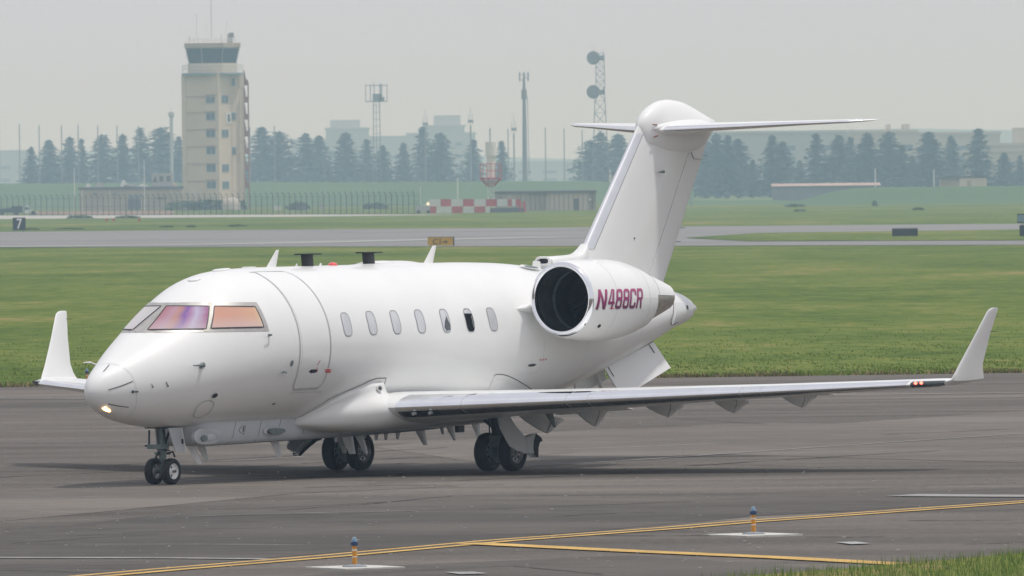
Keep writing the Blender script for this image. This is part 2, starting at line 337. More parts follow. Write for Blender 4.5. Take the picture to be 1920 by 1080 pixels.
# grass blades: real tufts along the pavement edge and over the near grass (stuff)
def blades(name, spots, hmin, hmax, wid, mats, lean=.35):
    n = len(spots); P = np.array(spots); ang = rng.uniform(0, 2 * PI, n); h = rng.uniform(hmin, hmax, n) * rng.uniform(.6, 1.25, n)
    dx = np.cos(ang) * wid; dy = np.sin(ang) * wid; la = rng.uniform(0, 2 * PI, n); lx = np.cos(la) * h * lean * rng.uniform(.2, 1, n); ly = np.sin(la) * h * lean * .6
    V = np.empty((n, 3, 3))
    V[:, 0] = np.c_[P[:, 0] - dx, P[:, 1] - dy, P[:, 2] - .01]; V[:, 1] = np.c_[P[:, 0] + dx, P[:, 1] + dy, P[:, 2] - .01]
    V[:, 2] = np.c_[P[:, 0] + lx, P[:, 1] + ly, P[:, 2] + h]
    me = bpy.data.meshes.new(name); me.vertices.add(n * 3); me.vertices.foreach_set('co', V.reshape(-1))
    me.loops.add(n * 3); me.loops.foreach_set('vertex_index', np.arange(n * 3)); me.polygons.add(n)
    me.polygons.foreach_set('loop_start', np.arange(n) * 3); me.polygons.foreach_set('loop_total', np.full(n, 3))
    for m in mats: me.materials.append(m)
    me.polygons.foreach_set('material_index', rng.integers(0, len(mats), n)); me.update()
    o = link(bpy.data.objects.new(name, me)); tag(o, kind='stuff'); return o
def leafy(m):
    t = m.node_tree; b = t.nodes['Principled BSDF']; tr_ = t.nodes.new('ShaderNodeBsdfTranslucent'); mx = t.nodes.new('ShaderNodeMixShader'); mx.inputs[0].default_value = .5
    src = b.inputs['Base Color'].links[0].from_socket; t.links.new(src, tr_.inputs['Color']); t.links.new(b.outputs[0], mx.inputs[1]); t.links.new(tr_.outputs[0], mx.inputs[2]); t.links.new(mx.outputs[0], t.nodes['Material Output'].inputs['Surface']); return m
gm = [mat('blade_a', (.150, .215, .030), .8, noise=(.25, .22, 3), spec=.2), mat('blade_b', (.205, .245, .055), .8, noise=(.2, .22, 3), spec=.2), mat('blade_c', (.110, .175, .024), .8, noise=(.2, .25, 3), spec=.2)]
for m_ in gm: leafy(m_)
gdry = [mat('blade_dry', (.34, .26, .14), .9, noise=(.4, .3, 3), spec=.1), mat('blade_brown', (.17, .12, .07), .9, noise=(.4, .3, 3), spec=.1), gm[2]]
def edge_y(x): return e0.y + (x - e0.x) * (e1.y - e0.y) / (e1.x - e0.x)
xs = rng.uniform(-18, 22, 60000); dd = np.where(rng.random(60000) < .4, rng.exponential(4, 60000), rng.exponential(26, 60000)) + .05
clump = np.sin(xs * 1.7 + dd * .4) + np.sin(xs * .63 + 2 - dd * .23) + np.sin(xs * 4.1 + dd)
keep = (clump + rng.normal(0, 1.1, 60000) > -.4)
spots = [(x, edge_y(x) + d, G_GRASS) for x, d in zip(xs[keep], dd[keep])]
tag(blades('field_grass', spots, .02, .055, .03, gm), 'green mown grass field with dry patches beyond the taxiway', 'grass')
xs = rng.uniform(-18, 22, 20000); dd = np.abs(rng.normal(.1, 1.0, 20000))
kk = (np.sin(xs * 2.3) + np.sin(xs * .9 + 1) + rng.normal(0, .9, 20000)) > .1
tag(blades('dry_grass', [(x, edge_y(x) + d - .12, G_GRASS + .03) for x, d in zip(xs[kk], dd[kk])], .06, .16, .022, gdry, .8), 'dry brown grass fringe along the far pavement edge', 'grass')
def inside(p, poly):
    c = False
    for i in range(len(poly)):
        a, b = poly[i], poly[i - 1]
        if (a.y > p[1]) != (b.y > p[1]) and p[0] < (b.x - a.x) * (p[1] - a.y) / (b.y - a.y) + a.x: c = not c
    return c
sp = []
while len(sp) < 26000:
    x = random.uniform(2.5, 12); y = random.uniform(-70, -38)
    if inside((x, y), verge): sp.append((x, y, .03))
tag(blades('verge_grass', sp, .06, .16, .006, [mat('blade_near', (.15, .235, .04), .7, noise=(1.2, .3, 3), spec=.2), mat('blade_near_b', (.10, .17, .03), .7, noise=(1.2, .3, 3), spec=.2), mat('blade_near_c', (.24, .28, .09), .7, noise=(1, .2, 3), spec=.2)]),
    'bright green grass verge in the lower right corner', 'grass')
M['stone'] = mat('pebble', (.42, .40, .37), .8, noise=(9, .2, 2))
sm = MB()
for i in range(420):
    p = gp(random.uniform(-100, 2020), random.uniform(790, 1070)); s = random.uniform(.006, .02)
    sm.box((p.x - s, p.y - s, .0), (p.x + s * random.uniform(.5, 2), p.y + s * 2, s * .9))
tag(sm.build('gravel', 'stone'), 'tiny pale stones scattered over the taxiway', 'gravel', kind='stuff')
# ================================================================== FAR BACKGROUND
def B(name, x0, x1, y0, y1, z0, z1, m, parent=None):
    mb = MB(); mb.box((x0, y0, z0), (x1, y1, z1)); return mb.build(name, m, parent)
M['concrete_wall'] = mat('cream_render', (.63, .545, .44), .85, noise=(.25, .07, 4))
M['concrete_wall2'] = mat('beige_render', (.44, .37, .30), .85, noise=(.3, .08, 4))
M['darkglass'] = mat('tower_glass', (.03, .045, .06), .15, noise=(.4, .2, 2))
M['winglass'] = mat('window_glass', (.10, .15, .18), .2, noise=(1, .2, 2))
M['roofdark'] = mat('dark_roof_edge', (.12, .12, .13), .8, noise=(.5, .1, 3))
M['brick_red'] = mat('red_brown_paint', (.30, .12, .09), .7, noise=(.6, .12, 3))
M['steel'] = mat('galvanised_steel', (.22, .24, .26), .6, noise=(1, .1, 3))
M['steelwhite'] = mat('white_steel', (.70, .70, .68), .6, noise=(1, .08, 3))
M['towerred'] = mat('tower_red', (.50, .06, .05), .6, noise=(1, .1, 3))
M['post'] = mat('fence_post_dark', (.03, .032, .033), .7, noise=(2, .2, 2))
M['bluetrim'] = mat('blue_grey_trim', (.20, .30, .36), .7, noise=(1, .1, 2))
M['far_wall'] = mat('far_building_wall', (.42, .42, .42), .9, noise=(.02, .1, 3))
M['far_wall2'] = mat('far_building_wall_tan', (.52, .47, .41), .9, noise=(.02, .1, 3))
M['bark'] = mat('conifer_bark', (.09, .065, .05), .9, noise=(2, .2, 3))
M['needles'] = mat('conifer_needles', (.055, .086, .078), .8, noise=(.25, .35, 4), spec=.2)
M['leaf_bush'] = mat('bush_leaves', (.085, .12, .045), .8, noise=(1.2, .3, 4), spec=.2)
M['bermgrass'] = ground_mat('embankment_grass', [(.35, (.062, .115, .055)), (.65, (.095, .155, .068))], [(.02, .5, (1, 1, 1), 4), (.3, .5, (1, 1, 1), 4)], rough=1, spec=.1)
S_T = FOC / (2155 + CAM_D)

# --- embankments (terrain)
def berm(name, pxs, tops, Y0, depth, foot=0):
    """ridge whose crest follows picture points (px, top py) at depth Y0"""
    V = []; F = []; n = len(pxs); prof_ = [(-depth, 0), (-depth * .55, .30), (-depth * .2, .82), (0, 1), (depth * .5, 1.0), (depth * 1.6, .4), (depth * 2.5, 0)]
    for px, ty in zip(pxs, tops):
        c = at(px, ty, Y0); h = max(.02, c.z)
        for dy, f in prof_: V.append((c.x * (1 + dy / (Y0 + CAM_D)), Y0 + dy + random.uniform(-1, 1), h * f - .04))
    m_ = len(prof_)
    F = [(i * m_ + k, (i + 1) * m_ + k, (i + 1) * m_ + k + 1, i * m_ + k + 1) for i in range(n - 1) for k in range(m_ - 1)]
    return tag(mesh(name, V, F, 'bermgrass', None, True), kind='structure')
berm('embankment', list(range(-600, 1301, 100)), [347, 347, 346, 346, 346, 345, 344, 343.5, 343, 342.5, 342, 341, 341, 341, 340.5, 340, 339, 339, 345, 352], 2420, 90)
berm('embankment', [1470, 1500, 1530, 1560, 1600, 1660, 1750, 1850, 1950, 2100, 2400], [382, 376, 368, 360, 353, 350.5, 350, 349, 348, 347, 346], 1950, 60)
berm('embankment', [1250, 1300, 1350, 1400, 1450, 1500, 1560], [377, 376, 376, 375.5, 375, 376.5, 381], 2080, 40)

# --- trees: trunk, tiered drooping branches of small needle tufts; five crowns shared
def conifer_mesh(seed, H=20.0, Rr=4.2, dens=1.0, shape=0):
    rg = np.random.default_rng(seed); quads = []
    z = H * .06
    while z < H * .985:
        f = z / H; r_ = Rr * (1 - f) ** (.82 if shape == 0 else .6) * (.78 + .44 * rg.random()) + .25
        nb = max(3, int((3.5 + 5 * (1 - f)) * dens))
        a0 = rg.random() * 6.28
        for b in range(nb):
            a = a0 + 6.283 * b / nb + rg.normal(0, .25); L = r_ * rg.uniform(.55, 1.18)
            rise = rg.uniform(.05, .28) * L; nt_ = max(2, int(L / .42))
            for k in range(nt_):
                u = (k + .6) / nt_; rad = L * u; zz = z + rise * math.sin(u * 2.2) - .30 * L * u * u
                wdt = .55 * (1.1 - .6 * u) + .12
                for q_ in range(3):
                    c = np.array([rad * math.cos(a) + rg.normal(0, .22 * L * .4), rad * math.sin(a) + rg.normal(0, .22 * L * .4), zz + rg.normal(0, .14)])
                    s_ = wdt * rg.uniform(.7, 1.3); ta = a + rg.normal(0, .9); d1 = np.array([math.cos(ta), math.sin(ta), rg.normal(-.15, .3)]) * s_; d2 = np.array([-math.sin(ta), math.cos(ta), rg.normal(0, .5)]) * s_ * .55
                    quads.append((c - d1 * .4 - d2, c - d1 * .4 + d2 * .9, c + d1, ))
        z += rg.uniform(.38, .75) * (1.25 - .55 * f)
    for k in range(14): # leader tip
        c = np.array([rg.normal(0, .06), rg.normal(0, .06), H * (.955 + .045 * k / 14)]); quads.append((c + (-.16, 0, -.2), c + (.16, 0, -.2), c + (0, .02, .3)))
    V = np.array(quads).reshape(-1, 3); n = len(quads)
    me = bpy.data.meshes.new('crown'); me.from_pydata(V.tolist(), [], [(3 * i, 3 * i + 1, 3 * i + 2) for i in range(n)]); me.materials.append(M['needles']); return me
CR = [conifer_mesh(11, Rr=3.6), conifer_mesh(12, Rr=4.4, dens=1.15), conifer_mesh(13, Rr=3.9, shape=1, dens=1.1), conifer_mesh(14, Rr=4.8, dens=1.2), conifer_mesh(15, Rr=3.2, dens=.9)]
tb = MB(); tb.tube([(0, 0, -.3), (0, 0, 6), (.1, 0, 13), (0, 0, 19.4)], [.42, .32, .18, .04], 7); TR = tb.build('trunk', 'bark').data
bpy.data.objects.remove(bpy.data.objects['trunk'])
side_word = {}
TREES = [(57,275,.8),(93,262,1),(128,256,1),(157,260,.75),(191,252,1),(228,251,.85),(265,241,1.05),(303,238,1.2),(335,256,.9),
 (490,238,1.1),(524,246,1.2),(573,250,1.1),(597,254,1),(645,248,1.15),(688,262,1.1),(716,272,.9),(757,267,1),(795,238,1),(826,248,1),(885,262,1.1),(941,265,1),
 (1105,262,1.2),(1130,248,1.15),(1160,251,1.2),(1345,250,1.2),(1362,254,1.1),(1385,260,1.1),(1322,262,1.1),(1445,254,1.25),(1468,264,1),(1500,300,1.1),(1530,250,1.1),(1575,252,1),(1597,257,1),(1627,249,.95),(1665,246,1.25),(1690,272,1),(1743,247,1.2),(1785,254,.9),(1832,241,1.2),(1882,286,1),(1912,290,.9),(1410,300,1.1),(1555,292,1),(1610,290,1.1),(1710,292,1)]
words_ = ['slender', 'pointed', 'rather full', 'broad', 'thin']
for i, (px, py, ws) in enumerate(TREES):
    Y = 3300 + (i * 37 % 90); c = at(px, py, Y); gx = c.x
    if px > 1250: Y = 2860 + (i * 29 % 80); c = at(px, py, Y)
    root = empty('conifer_tree', (c.x, Y, -.05), random.uniform(0, 6.28)); k = (i * 3 + (i // 5)) % 5
    H = c.z + .05; s_ = H / 20.0; wsc = s_ * ws * random.uniform(1.85, 2.25)
    cr = link(bpy.data.objects.new('crown', CR[k]), root); tk = link(bpy.data.objects.new('trunk', TR), root)
    root.scale = (wsc, wsc, s_); root.rotation_euler = (random.uniform(-.03, .03), random.uniform(-.03, .03), root.rotation_euler.z)
    if px < 345: where = '%s conifer left of the control tower' % words_[k]; grp_ = 'conifers left of the control tower'; idx = i + 1; tot = 9; side = 'number %s counting from the picture\'s left edge' 
    elif px < 1000: where = '%s conifer behind the embankment between control tower and tail' % words_[k]; grp_ = 'conifers between the control tower and the tail'; idx = i - 8
    elif px < 1250: where = '%s conifer at the foot of the dish mast' % words_[k]; grp_ = 'conifers beside the dish mast'; idx = i - 20
    else: where = '%s conifer right of the jet tail' % words_[k]; grp_ = 'conifers right of the tail'; idx = 0
    side_word.setdefault(grp_, []).append((px, root, words_[k]))
ORD = ['leftmost', 'second', 'third', 'fourth', 'fifth', 'sixth', 'seventh', 'eighth', 'ninth', 'tenth', 'eleventh', 'twelfth', 'thirteenth', 'fourteenth', 'fifteenth', 'sixteenth', 'seventeenth', 'eighteenth', 'nineteenth', 'twentieth', 'twenty-first', 'twenty-second', 'twenty-third', 'twenty-fourth']
for g_, L_ in side_word.items():
    L_.sort(key=lambda t_: t_[0])
    for k, (px, root, wd_) in enumerate(L_):
        tail_ = {'conifers left of the control tower': 'of the hazy conifers left of the control tower', 'conifers between the control tower and the tail': 'of the hazy conifers between control tower and jet tail',
                 'conifers beside the dish mast': 'of the hazy conifers at the foot of the dish mast', 'conifers right of the tail': 'of the hazy conifers right of the jet tail'}[g_]
        tag(root, '%s%s %s' % (ORD[k], '' if k == 0 else ' from the left', tail_), 'tree', g_)
# bushes
def bush_mesh(seed, n=420):
    rg = np.random.default_rng(seed); P = rg.normal(0, 1, (n, 3)); P /= np.linalg.norm(P, axis=1)[:, None]; P *= rg.uniform(.55, 1, (n, 1)) ** .5; P[:, 2] = abs(P[:, 2]); P += rg.normal(0, .06, (n, 3))
    V = []
    for p in P:
        d = rg.normal(0, .13, (3, 3)); V += [(p + d[0]).tolist(), (p + d[1]).tolist(), (p + d[2]).tolist()]
    me = bpy.data.meshes.new('foliage'); me.from_pydata(V, [], [(3 * i, 3 * i + 1, 3 * i + 2) for i in range(n)]); me.materials.append(M['leaf_bush']); return me
BM_ = [bush_mesh(3), bush_mesh(4)]
for i, (px, py, Y, rx, rz, lab) in enumerate([(1005, 335, 2480, 2.9, 3.6, 'round dark bush beside the slender antenna pole'), (150, 408, 1560, 3.4, .45, 'low green bush on the strip beyond the runway, left'), (240, 409, 1540, 2.2, .4, 'low green bush right of its neighbour, below the low building'),
    (312, 429, 1125, 1.0, .18, 'small weed clump on the runway edge, first of two'), (357, 428, 1125, .9, .22, 'small weed clump on the runway edge below the control tower'), (445, 427, 1125, 1.2, .2, 'weed clump on the runway edge right of the tower'),
    (1500, 402, 1500, 1.6, .3, 'grey weed clump beyond the runway right of the rudder'), (1722, 399, 1500, 1.0, .4, 'dark weed clump above the long black box'), (1640, 380, 1800, .7, 1.0, 'lone shrub on the slope of the right embankment'),
    (60, 430, 1100, 1.2, .18, 'weed clump beside the number seven board'), (130, 431, 1100, 1.8, .16, 'flat weeds along the runway edge left of the low building'), (395, 382, 2090, 8, 2.2, 'long dark hedge at the foot of the control tower'), (352, 383, 2090, 5, 2.0, 'hedge joining the low building and control tower'), (440, 385, 2080, 4, 2.0, 'bush before the tower stair'),
    (1490, 380, 1790, 2.2, .5, 'pale scrub heap left of the right mound'), (705, 258 + 130, 2000, 3, 1.2, 'bushes behind the fence right of the tower'), (560, 388, 2000, 3.4, 1.7, 'dark bush behind the fence between tower and sign')]):
    g = gp(px, py) if py > 360 else at(px, py, Y); Yb = Y; c = at(px, py, Yb)
    root = empty('bush', (c.x, Yb, max(-.05, 0) if True else 0), i * 1.3); f_ = link(bpy.data.objects.new('foliage', BM_[i % 2]), root); root.scale = (rx, rx * .6, rz)
    tag(root, lab, 'bush')

# --- control tower
cx0 = at(412, 390, 2155)
phi = math.atan2(5.5, 8.2); a_ = 9.87
TWR = empty('control_tower', (cx0.x, 2155, 0), phi * 0)
tag(TWR, 'beige air traffic control tower with dark glass cab, gallery and roof antennas', 'control tower')
eL = Vector((-math.cos(phi), math.sin(phi), 0)); eR = Vector((math.sin(phi), math.cos(phi), 0))   # along the two visible faces, from the near corner
def TP(u, v, z, out=0): # u metres along left face, v along right face
    return eL * u + eR * v + Vector((0, 0, z))
def tbox(name, u0, u1, v0, v1, z0, z1, m, parent):
    P = [TP(u, v, z) for z in (z0, z1) for u, v in ((u0, v0), (u1, v0), (u1, v1), (u0, v1))]
    mb = MB(); mb.add(P, [(0, 3, 2, 1), (4, 5, 6, 7), (0, 1, 5, 4), (1, 2, 6, 5), (2, 3, 7, 6), (3, 0, 4, 7)]); return mb.build(name, m, parent)
zof = lambda py, px=400: at(px, py, 2155).z
shaft = tbox('shaft', .02, a_ - .02, .02, a_ - .02, -.5, zof(136), 'concrete_wall', TWR)
for (u0, u1, v0, v1) in ((-.12, .9, -.12, .9), (a_ - 1.0, a_ + .12, -.12, .9), (-.12, .9, a_ - .7, a_ + .12)): tbox('corner_pier', u0, u1, v0, v1, -.5, zof(137), 'concrete_wall', TWR)
for py in (181, 210.5, 243, 275, 307, 339.5): 
    z = zof(py); tbox('floor_ledge', .9, a_ - 1.0, -.14, .0, z - .10, z + .12, 'concrete_wall2', TWR)
for py in (186, 218, 250, 282, 315, 346):
    z = zof(py); u0, u1 = (412 - 406) / S_T / math.cos(phi), (412 - 388.5) / S_T / math.cos(phi)
    wn = tbox('window', u0, u1, -.10, .01, z - .85, z + .85, 'bluetrim', TWR)
    for k in range(2): a, b = lerp_(u0, u1, k / 2), lerp_(u0, u1, (k + 1) / 2); tbox('pane', a + .14, b - .14, -.13, -.08, z - .68, z + .68, 'winglass', wn)
    tbox('window_hood', u0 - .3, u1 + .2, -.32, -.02, z + 1.0, z + 1.12, 'concrete_wall2', TWR)
for px0, px1, pys in ((417, 429, (186, 250, 315, 347)), (436, 442.5, (154, 218, 283))):
    for py in pys:
        z = zof(py); v0, v1 = (px0 - 412) / S_T / math.sin(phi), (px1 - 412) / S_T / math.sin(phi)
        wn = tbox('window', -.10, .01, v0, v1, z - .85, z + .85, 'bluetrim', TWR)
        for k in range(2 if px1 - px0 > 8 else 1):
            n_ = 2 if px1 - px0 > 8 else 1; a, b = lerp_(v0, v1, k / n_), lerp_(v0, v1, (k + 1) / n_); tbox('pane', -.13, -.08, a + .16, b - .16, z - .68, z + .68, 'winglass', wn)
z = zof(221); tbox('wall_panel', -.12, .0, 13 / S_T / math.sin(phi), 22 / S_T / math.sin(phi), z - 1.3, z + 1.3, 'steelwhite', TWR)
tbox('wall_panel_window', -.2, -.1, 15.5 / S_T / math.sin(phi), 19.5 / S_T / math.sin(phi), z - .8, z + .8, 'winglass', TWR)
cc = TP(a_ / 2, a_ / 2, 0)
def octo(r_, z, n=8, rot=PI / 8): return [(cc.x + r_ * math.cos(rot + 2 * PI * k / n + phi * 0), cc.y + r_ * math.sin(rot + 2 * PI * k / n), z) for k in range(n)]
zg0, zg1, zc0, zc1, zr1 = zof(137), zof(120), zof(118), zof(90), zof(80)
mb = MB(); mb.loft([octo(7.35, zg0 - .35), octo(7.35, zg0 + .05)]); mb.build('gallery_floor', 'bluetrim', TWR)
mb = MB(); mb.loft([octo(6.0, zg0), octo(6.0, zc0)]); mb.build('gallery_wall', 'concrete_wall', TWR)
rl = octo(7.25, zg1 - .2)
mb = MB()
for h in (0, -.75): P_ = [(p[0], p[1], p[2] + h) for p in rl]; mb.tube(P_ + [P_[0]], .06, 5, False)
for k in range(8):
    a, b = Vector(rl[k]), Vector(rl[(k + 1) % 8])
    for j in range(6): p = a.lerp(b, j / 6); mb.tube([p, (p.x, p.y, zg0)], .05, 4)
mb.build('gallery_railing', 'steelwhite', TWR)
mb = MB(); mb.loft([octo(5.55, zc0), octo(6.35, zc1)]); cab = mb.build('glass_cab', 'darkglass', TWR)
lo_, hi_ = octo(5.6, zc0), octo(6.4, zc1)
for k in range(8): mb = MB(); mb.tube([lo_[k], hi_[k]], .13, 5); mb.build('cab_mullion', 'steel', cab)
mb = MB(); mb.loft([octo(6.4, zc1 - .05), octo(6.75, zc1 + .2), octo(6.8, zr1 - .05), octo(6.7, zr1)]); mb.build('cab_roof', 'concrete_wall2', TWR)
mb = MB(); P_ = octo(5.6, zr1 + .95); mb.tube(P_ + [P_[0]], .05, 4, False); P2 = octo(5.6, zr1 + .5); mb.tube(P2 + [P2[0]], .04, 4, False)
for k in range(8):
    a, b = Vector(P_[k]), Vector(P_[(k + 1) % 8])
    for j in range(3): p = a.lerp(b, j / 3); mb.tube([p, (p.x, p.y, zr1)], .04, 4)
mb.build('roof_railing', 'steelwhite', TWR)
for px, ty, w_ in ((395.5, -6, .10), (362, 33, .05), (368, 25, .05), (387, 44, .04), (405, 52, .04), (424, 37, .05), (429.5, 45, .04), (350, 72, .05), (376, 70, .1), (415, 64, .08), (355, 68, .12), (441, 68, .14)):
    p = at(px, ty, 2155 + cc.y); lx = p.x - cx0.x; mb = MB(); mb.tube([(lx, cc.y + random.uniform(-2, 2), zr1 - .05), (lx, cc.y, p.z)], w_, 5); mb.build('roof_antenna', 'steelwhite', TWR)
p = at(434, 62, 2155 + cc.y); mb = MB(); mb.tube([(p.x - cx0.x, cc.y, zr1), (p.x - cx0.x, cc.y, p.z - .9)], .25, 6); mb.tube([(p.x - cx0.x, cc.y, p.z - 1.0), (p.x - cx0.x, cc.y, p.z + .1)], .55, 8); mb.box((p.x - cx0.x - .9, cc.y - .3, zr1), (p.x - cx0.x - .3, cc.y + .3, zr1 + 2)); mb.build('roof_antenna', 'steel', TWR)
# outside stair on the right
sx0 = at(458.5, 300, 2160).x - cx0.x; sx1 = at(466.5, 300, 2160).x - cx0.x; sy = cc.y
stair = bpy.data.objects.new('outside_stair', None); link(stair, TWR)
for k, py in enumerate((154, 186.5, 218.5, 250.5, 283, 315, 347)):
    z1_, z0_ = zof(py - 22), zof(py + 3); mb = MB()
    mb.prism([(sx0, sy - 1.5, z0_ - .3), (sx0, sy - 1.5, z1_), (sx0 + .2, sy - 1.5, z1_), (lerp_(sx0, sx1, .55), sy - 1.5, lerp_(z0_, z1_, .3)), (sx1, sy - 1.5, z0_ + .9), (sx1, sy - 1.5, z0_ - .3)], (0, .12, 0))
    mb.box((sx0, sy - 1.5, z0_ - .35), (sx1, sy + 1.5, z0_ - .15)); mb.build('stair_flight', 'brick_red', stair)
B('stair_post', sx1 - .12, sx1 + .18, sy - 1.55, sy - 1.25, -.3, zof(154), 'brick_red', stair)
B('stair_wall', sx0 - .9, sx0 - .35, sy - 3.2, sy - 2.7, -.3, zof(137), 'concrete_wall', TWR)

# --- low building left of the tower
x0 = at(149, 390, 2125).x; x1 = at(342, 390, 2125).x; zt = at(250, 350, 2125).z
LB = empty('low_building', (x0, 2125, 0)); W_ = x1 - x0
tag(LB, 'long low beige building with dark roof edge beside the control tower', 'building')
B('wall', 0, W_, 0, 12, -.4, zt - .6, 'concrete_wall2', LB); B('roof', -.3, W_ + .1, -.35, 12.3, zt - .6, zt, 'roofdark', LB)
for a, b in ((.02, .035), (.29, .30), (.60, .61), (.88, .89)): B('pilaster', W_ * a, W_ * b, -.15, .02, -.4, zt - .62, 'concrete_wall', LB)
for px, pw, py0, py1, m_ in ((253, 13, 366, 371, 'bluetrim'), (252, 12, 373, 392, 'roofdark'), (302, 9, 370, 373, 'roofdark'), (178, 4, 361, 366, 'steel'), (216, 4, 361, 366, 'steel')):
    xa = at(px - pw, 380, 2125).x - x0; xb = at(px + pw, 380, 2125).x - x0; B('wall_fitting', xa, xb, -.25, .02, max(-.3, at(px, py1, 2125).z), at(px, py0, 2125).z, m_, LB)
# roof clutter and signal board
for px, ww, hh, m_ in ((187, 9, 8, 'far_wall'), (232, 6, 12, 'steelwhite'), (246, 13, 5, 'far_wall'), (165, 4, 7, 'steelwhite'), (268, 8, 5, 'steelwhite'), (327, 5, 7, 'concrete_wall')):
    xa = at(px - ww, 350, 2127).x - x0; xb = at(px + ww, 350, 2127).x - x0
    mb = MB(); mb.box((xa, 3, zt + .002), (xb, 5, zt + hh / S_T * .6)); mb.box((xa + (xb - xa) * .2, 3.2, zt + hh / S_T * .6), (xa + (xb - xa) * .7, 4.6, zt + hh / S_T)); mb.build('roof_unit', m_, LB)
xa = at(284, 340, 2124).x - x0; xb = at(324, 340, 2124).x - x0; sb = B('roof_screen', xa, xb, 1.5, 1.8, zt + .002, zt + 24 / S_T, 'far_wall', LB)
mb = MB(); c_x = lerp_(xa, xb, .14); mb.prism([(c_x - .55, 1.47, zt + .9), (c_x + .65, 1.47, zt + .9), (c_x + .1, 1.47, zt + 2.4)], (0, .02, 0)); mb.build('screen_triangle', 'roofdark', sb)
for f in (.45, .78): c_x = lerp_(xa, xb, f); B('screen_square', c_x - .45, c_x + .45, 1.47, 1.495, zt + 1.0, zt + 2.3, 'roofdark', sb)
for px, ty in ((556 / 4.0, 315), (270, 300)):
    p = at(px, ty, 2100); mb = MB(); mb.tube([(p.x, 2100, -.3), (p.x, 2100, p.z)], [.14, .08], 6)
    tag(mb.build('lamp_pole', 'steelwhite'), 'thin white pole %s' % ('in front of the trees left of the low building' if px < 200 else 'rising behind the low building roof'), 'pole')

# --- perimeter fence: every post is a part
fpx = [3 + 10.6 * i for i in range(int(788 / 10.6))]
p0 = gp(-5, 404.5); p1 = gp(790, 401.5)
FN = empty('perimeter_fence', (p0.x, p0.y, 0)); tag(FN, 'long perimeter fence of thin dark posts with outward bent tops', 'fence')
postd = None
for i, px in enumerate(fpx):
    f = (px + 5) / 795; 
    # straight line in the world between the two end points: solve for the picture column
    d = fw + (px - 960) / FOC * rt - (403 - 540) / FOC * up; dx_, dy_ = p1.x - p0.x, p1.y - p0.y
    t_ = ((p0.x - CO.x) * dy_ - (p0.y - CO.y) * dx_) / (d.x * dy_ - d.y * dx_); P = CO + d * t_
    if postd is None:
        mb = MB(); mb.tube([(0, 0, -.2), (0, 0, 3.0), (0, 0, 3.35), (-.32, -.1, 3.9)], .062, 5); o = mb.build('post', 'post', FN); postd = o.data
    else: o = link(bpy.data.objects.new('post', postd), FN)
    o.location = (P.x - p0.x, P.y - p0.y, random.uniform(-.08, .08)); o.rotation_euler = (0, 0, random.uniform(-.5, .3))
for z, r_ in ((3.15, .035), (.15, .03), (1.6, .025), (3.6, .02)): mb = MB(); mb.tube([(0, 0, z), (p1.x - p0.x, p1.y - p0.y, z)], r_, 4); mb.build('fence_wire', 'post', FN)
M['mesh_grey'] = mat('fence_mesh_wire', (.10, .11, .11), .7, noise=(2, .1, 2))
mb = MB(); dv_ = Vector((p1.x - p0.x, p1.y - p0.y, 0)); nn_ = 420
for k in range(nn_): a = dv_ * (k / nn_); mb.tube([(a.x, a.y, .1), (a.x, a.y, 3.1)], .012, 3, False)
tag(mb.build('mesh_wire', 'mesh_grey', FN), kind='stuff')

# --- red and white checkered barrier
Yb = 1620; bx0 = at(805, 400, Yb).x
CB = empty('checkered_barrier', (bx0, Yb, 0)); tag(CB, 'low barrier of red and white checks at the foot of the antenna tower', 'barrier')
M['checkred'] = mat('check_red', (.46, .07, .07), .7, noise=(1, .12, 3)); M['checkwhite'] = mat('check_white', (.60, .62, .61), .7, noise=(1, .08, 3))
for row, cells in ((0, [(805, 826, 'w'), (826, 846, 'r'), (846, 868, 'w'), (868, 889, 'r'), (889, 911, 'w'), (911, 932, 'r'), (932, 952, 'w'), (952, 960, 'r'), (960, 967, 'w'), (967, 976, 'r')]), (1, [(806, 818, 'r'), (818, 847, 'w'), (847, 868, 'r'), (868, 889, 'w'), (889, 910, 'r'), (910, 919, 'w')])):
    for a, b, c in cells:
        za, zb = (at(a, 386.8, Yb).z, at(a, 373.5, Yb).z) if row == 0 else (max(0, at(a, 402, Yb).z), at(a, 387.2, Yb).z)
        B('check_panel', at(a, 390, Yb).x - bx0 + .03, at(b, 390, Yb).x - bx0 - .03, -.15 if row else 0, .35, za, zb, 'checkred' if c == 'r' else 'checkwhite', CB)
B('barrier_base', at(919, 390, Yb).x - bx0, at(984, 390, Yb).x - bx0, 0, .5, 0, at(930, 390, Yb).z, 'roofdark', CB)
for px in (975, 983): mb = MB(); p = at(px, 380, Yb); mb.tube([(p.x - bx0, .2, 0), (p.x - bx0, .2, at(px, 378, Yb).z)], .25, 6); mb.build('barrier_post', 'checkred', CB)
# equipment beside it
c = at(800, 400, 1600); mb = MB(); EQ = empty('equipment_trailer', (c.x, 1600, 0)); tag(EQ, 'small pale trailer with a lit lamp left of the checkered barrier', 'trailer')
B('body', -1.9, .6, 0, 1.5, .25, 1.35, 'far_wall', EQ); mb.prism([(-.4, .2, 1.35), (1.0, .2, 1.35), (.3, .2, 2.3)], (0, 1, 0)); mb.build('canopy', 'checkwhite', EQ)
for x in (-1.4, .3): mb = MB(); mb.tube([(x, -.05, .3), (x, .15, .3)], .3, 10); mb.build('wheel', 'rubber', EQ)
mb = MB(); mb.tube([(.25, .1, 1.65), (.25, .3, 1.65)], .22, 10); mb.build('lamp', mat('warm_lamp_lit', (.9, .75, .5), .4, emit=((1, .8, .5), 1.2), noise=(9, .1, 2)), EQ)
mb = MB(); mb.tube([(-1.0, .3, 1.3), (-1.0, .3, 4.6)], .05, 5); mb.build('whip_aerial', 'steelwhite', EQ)

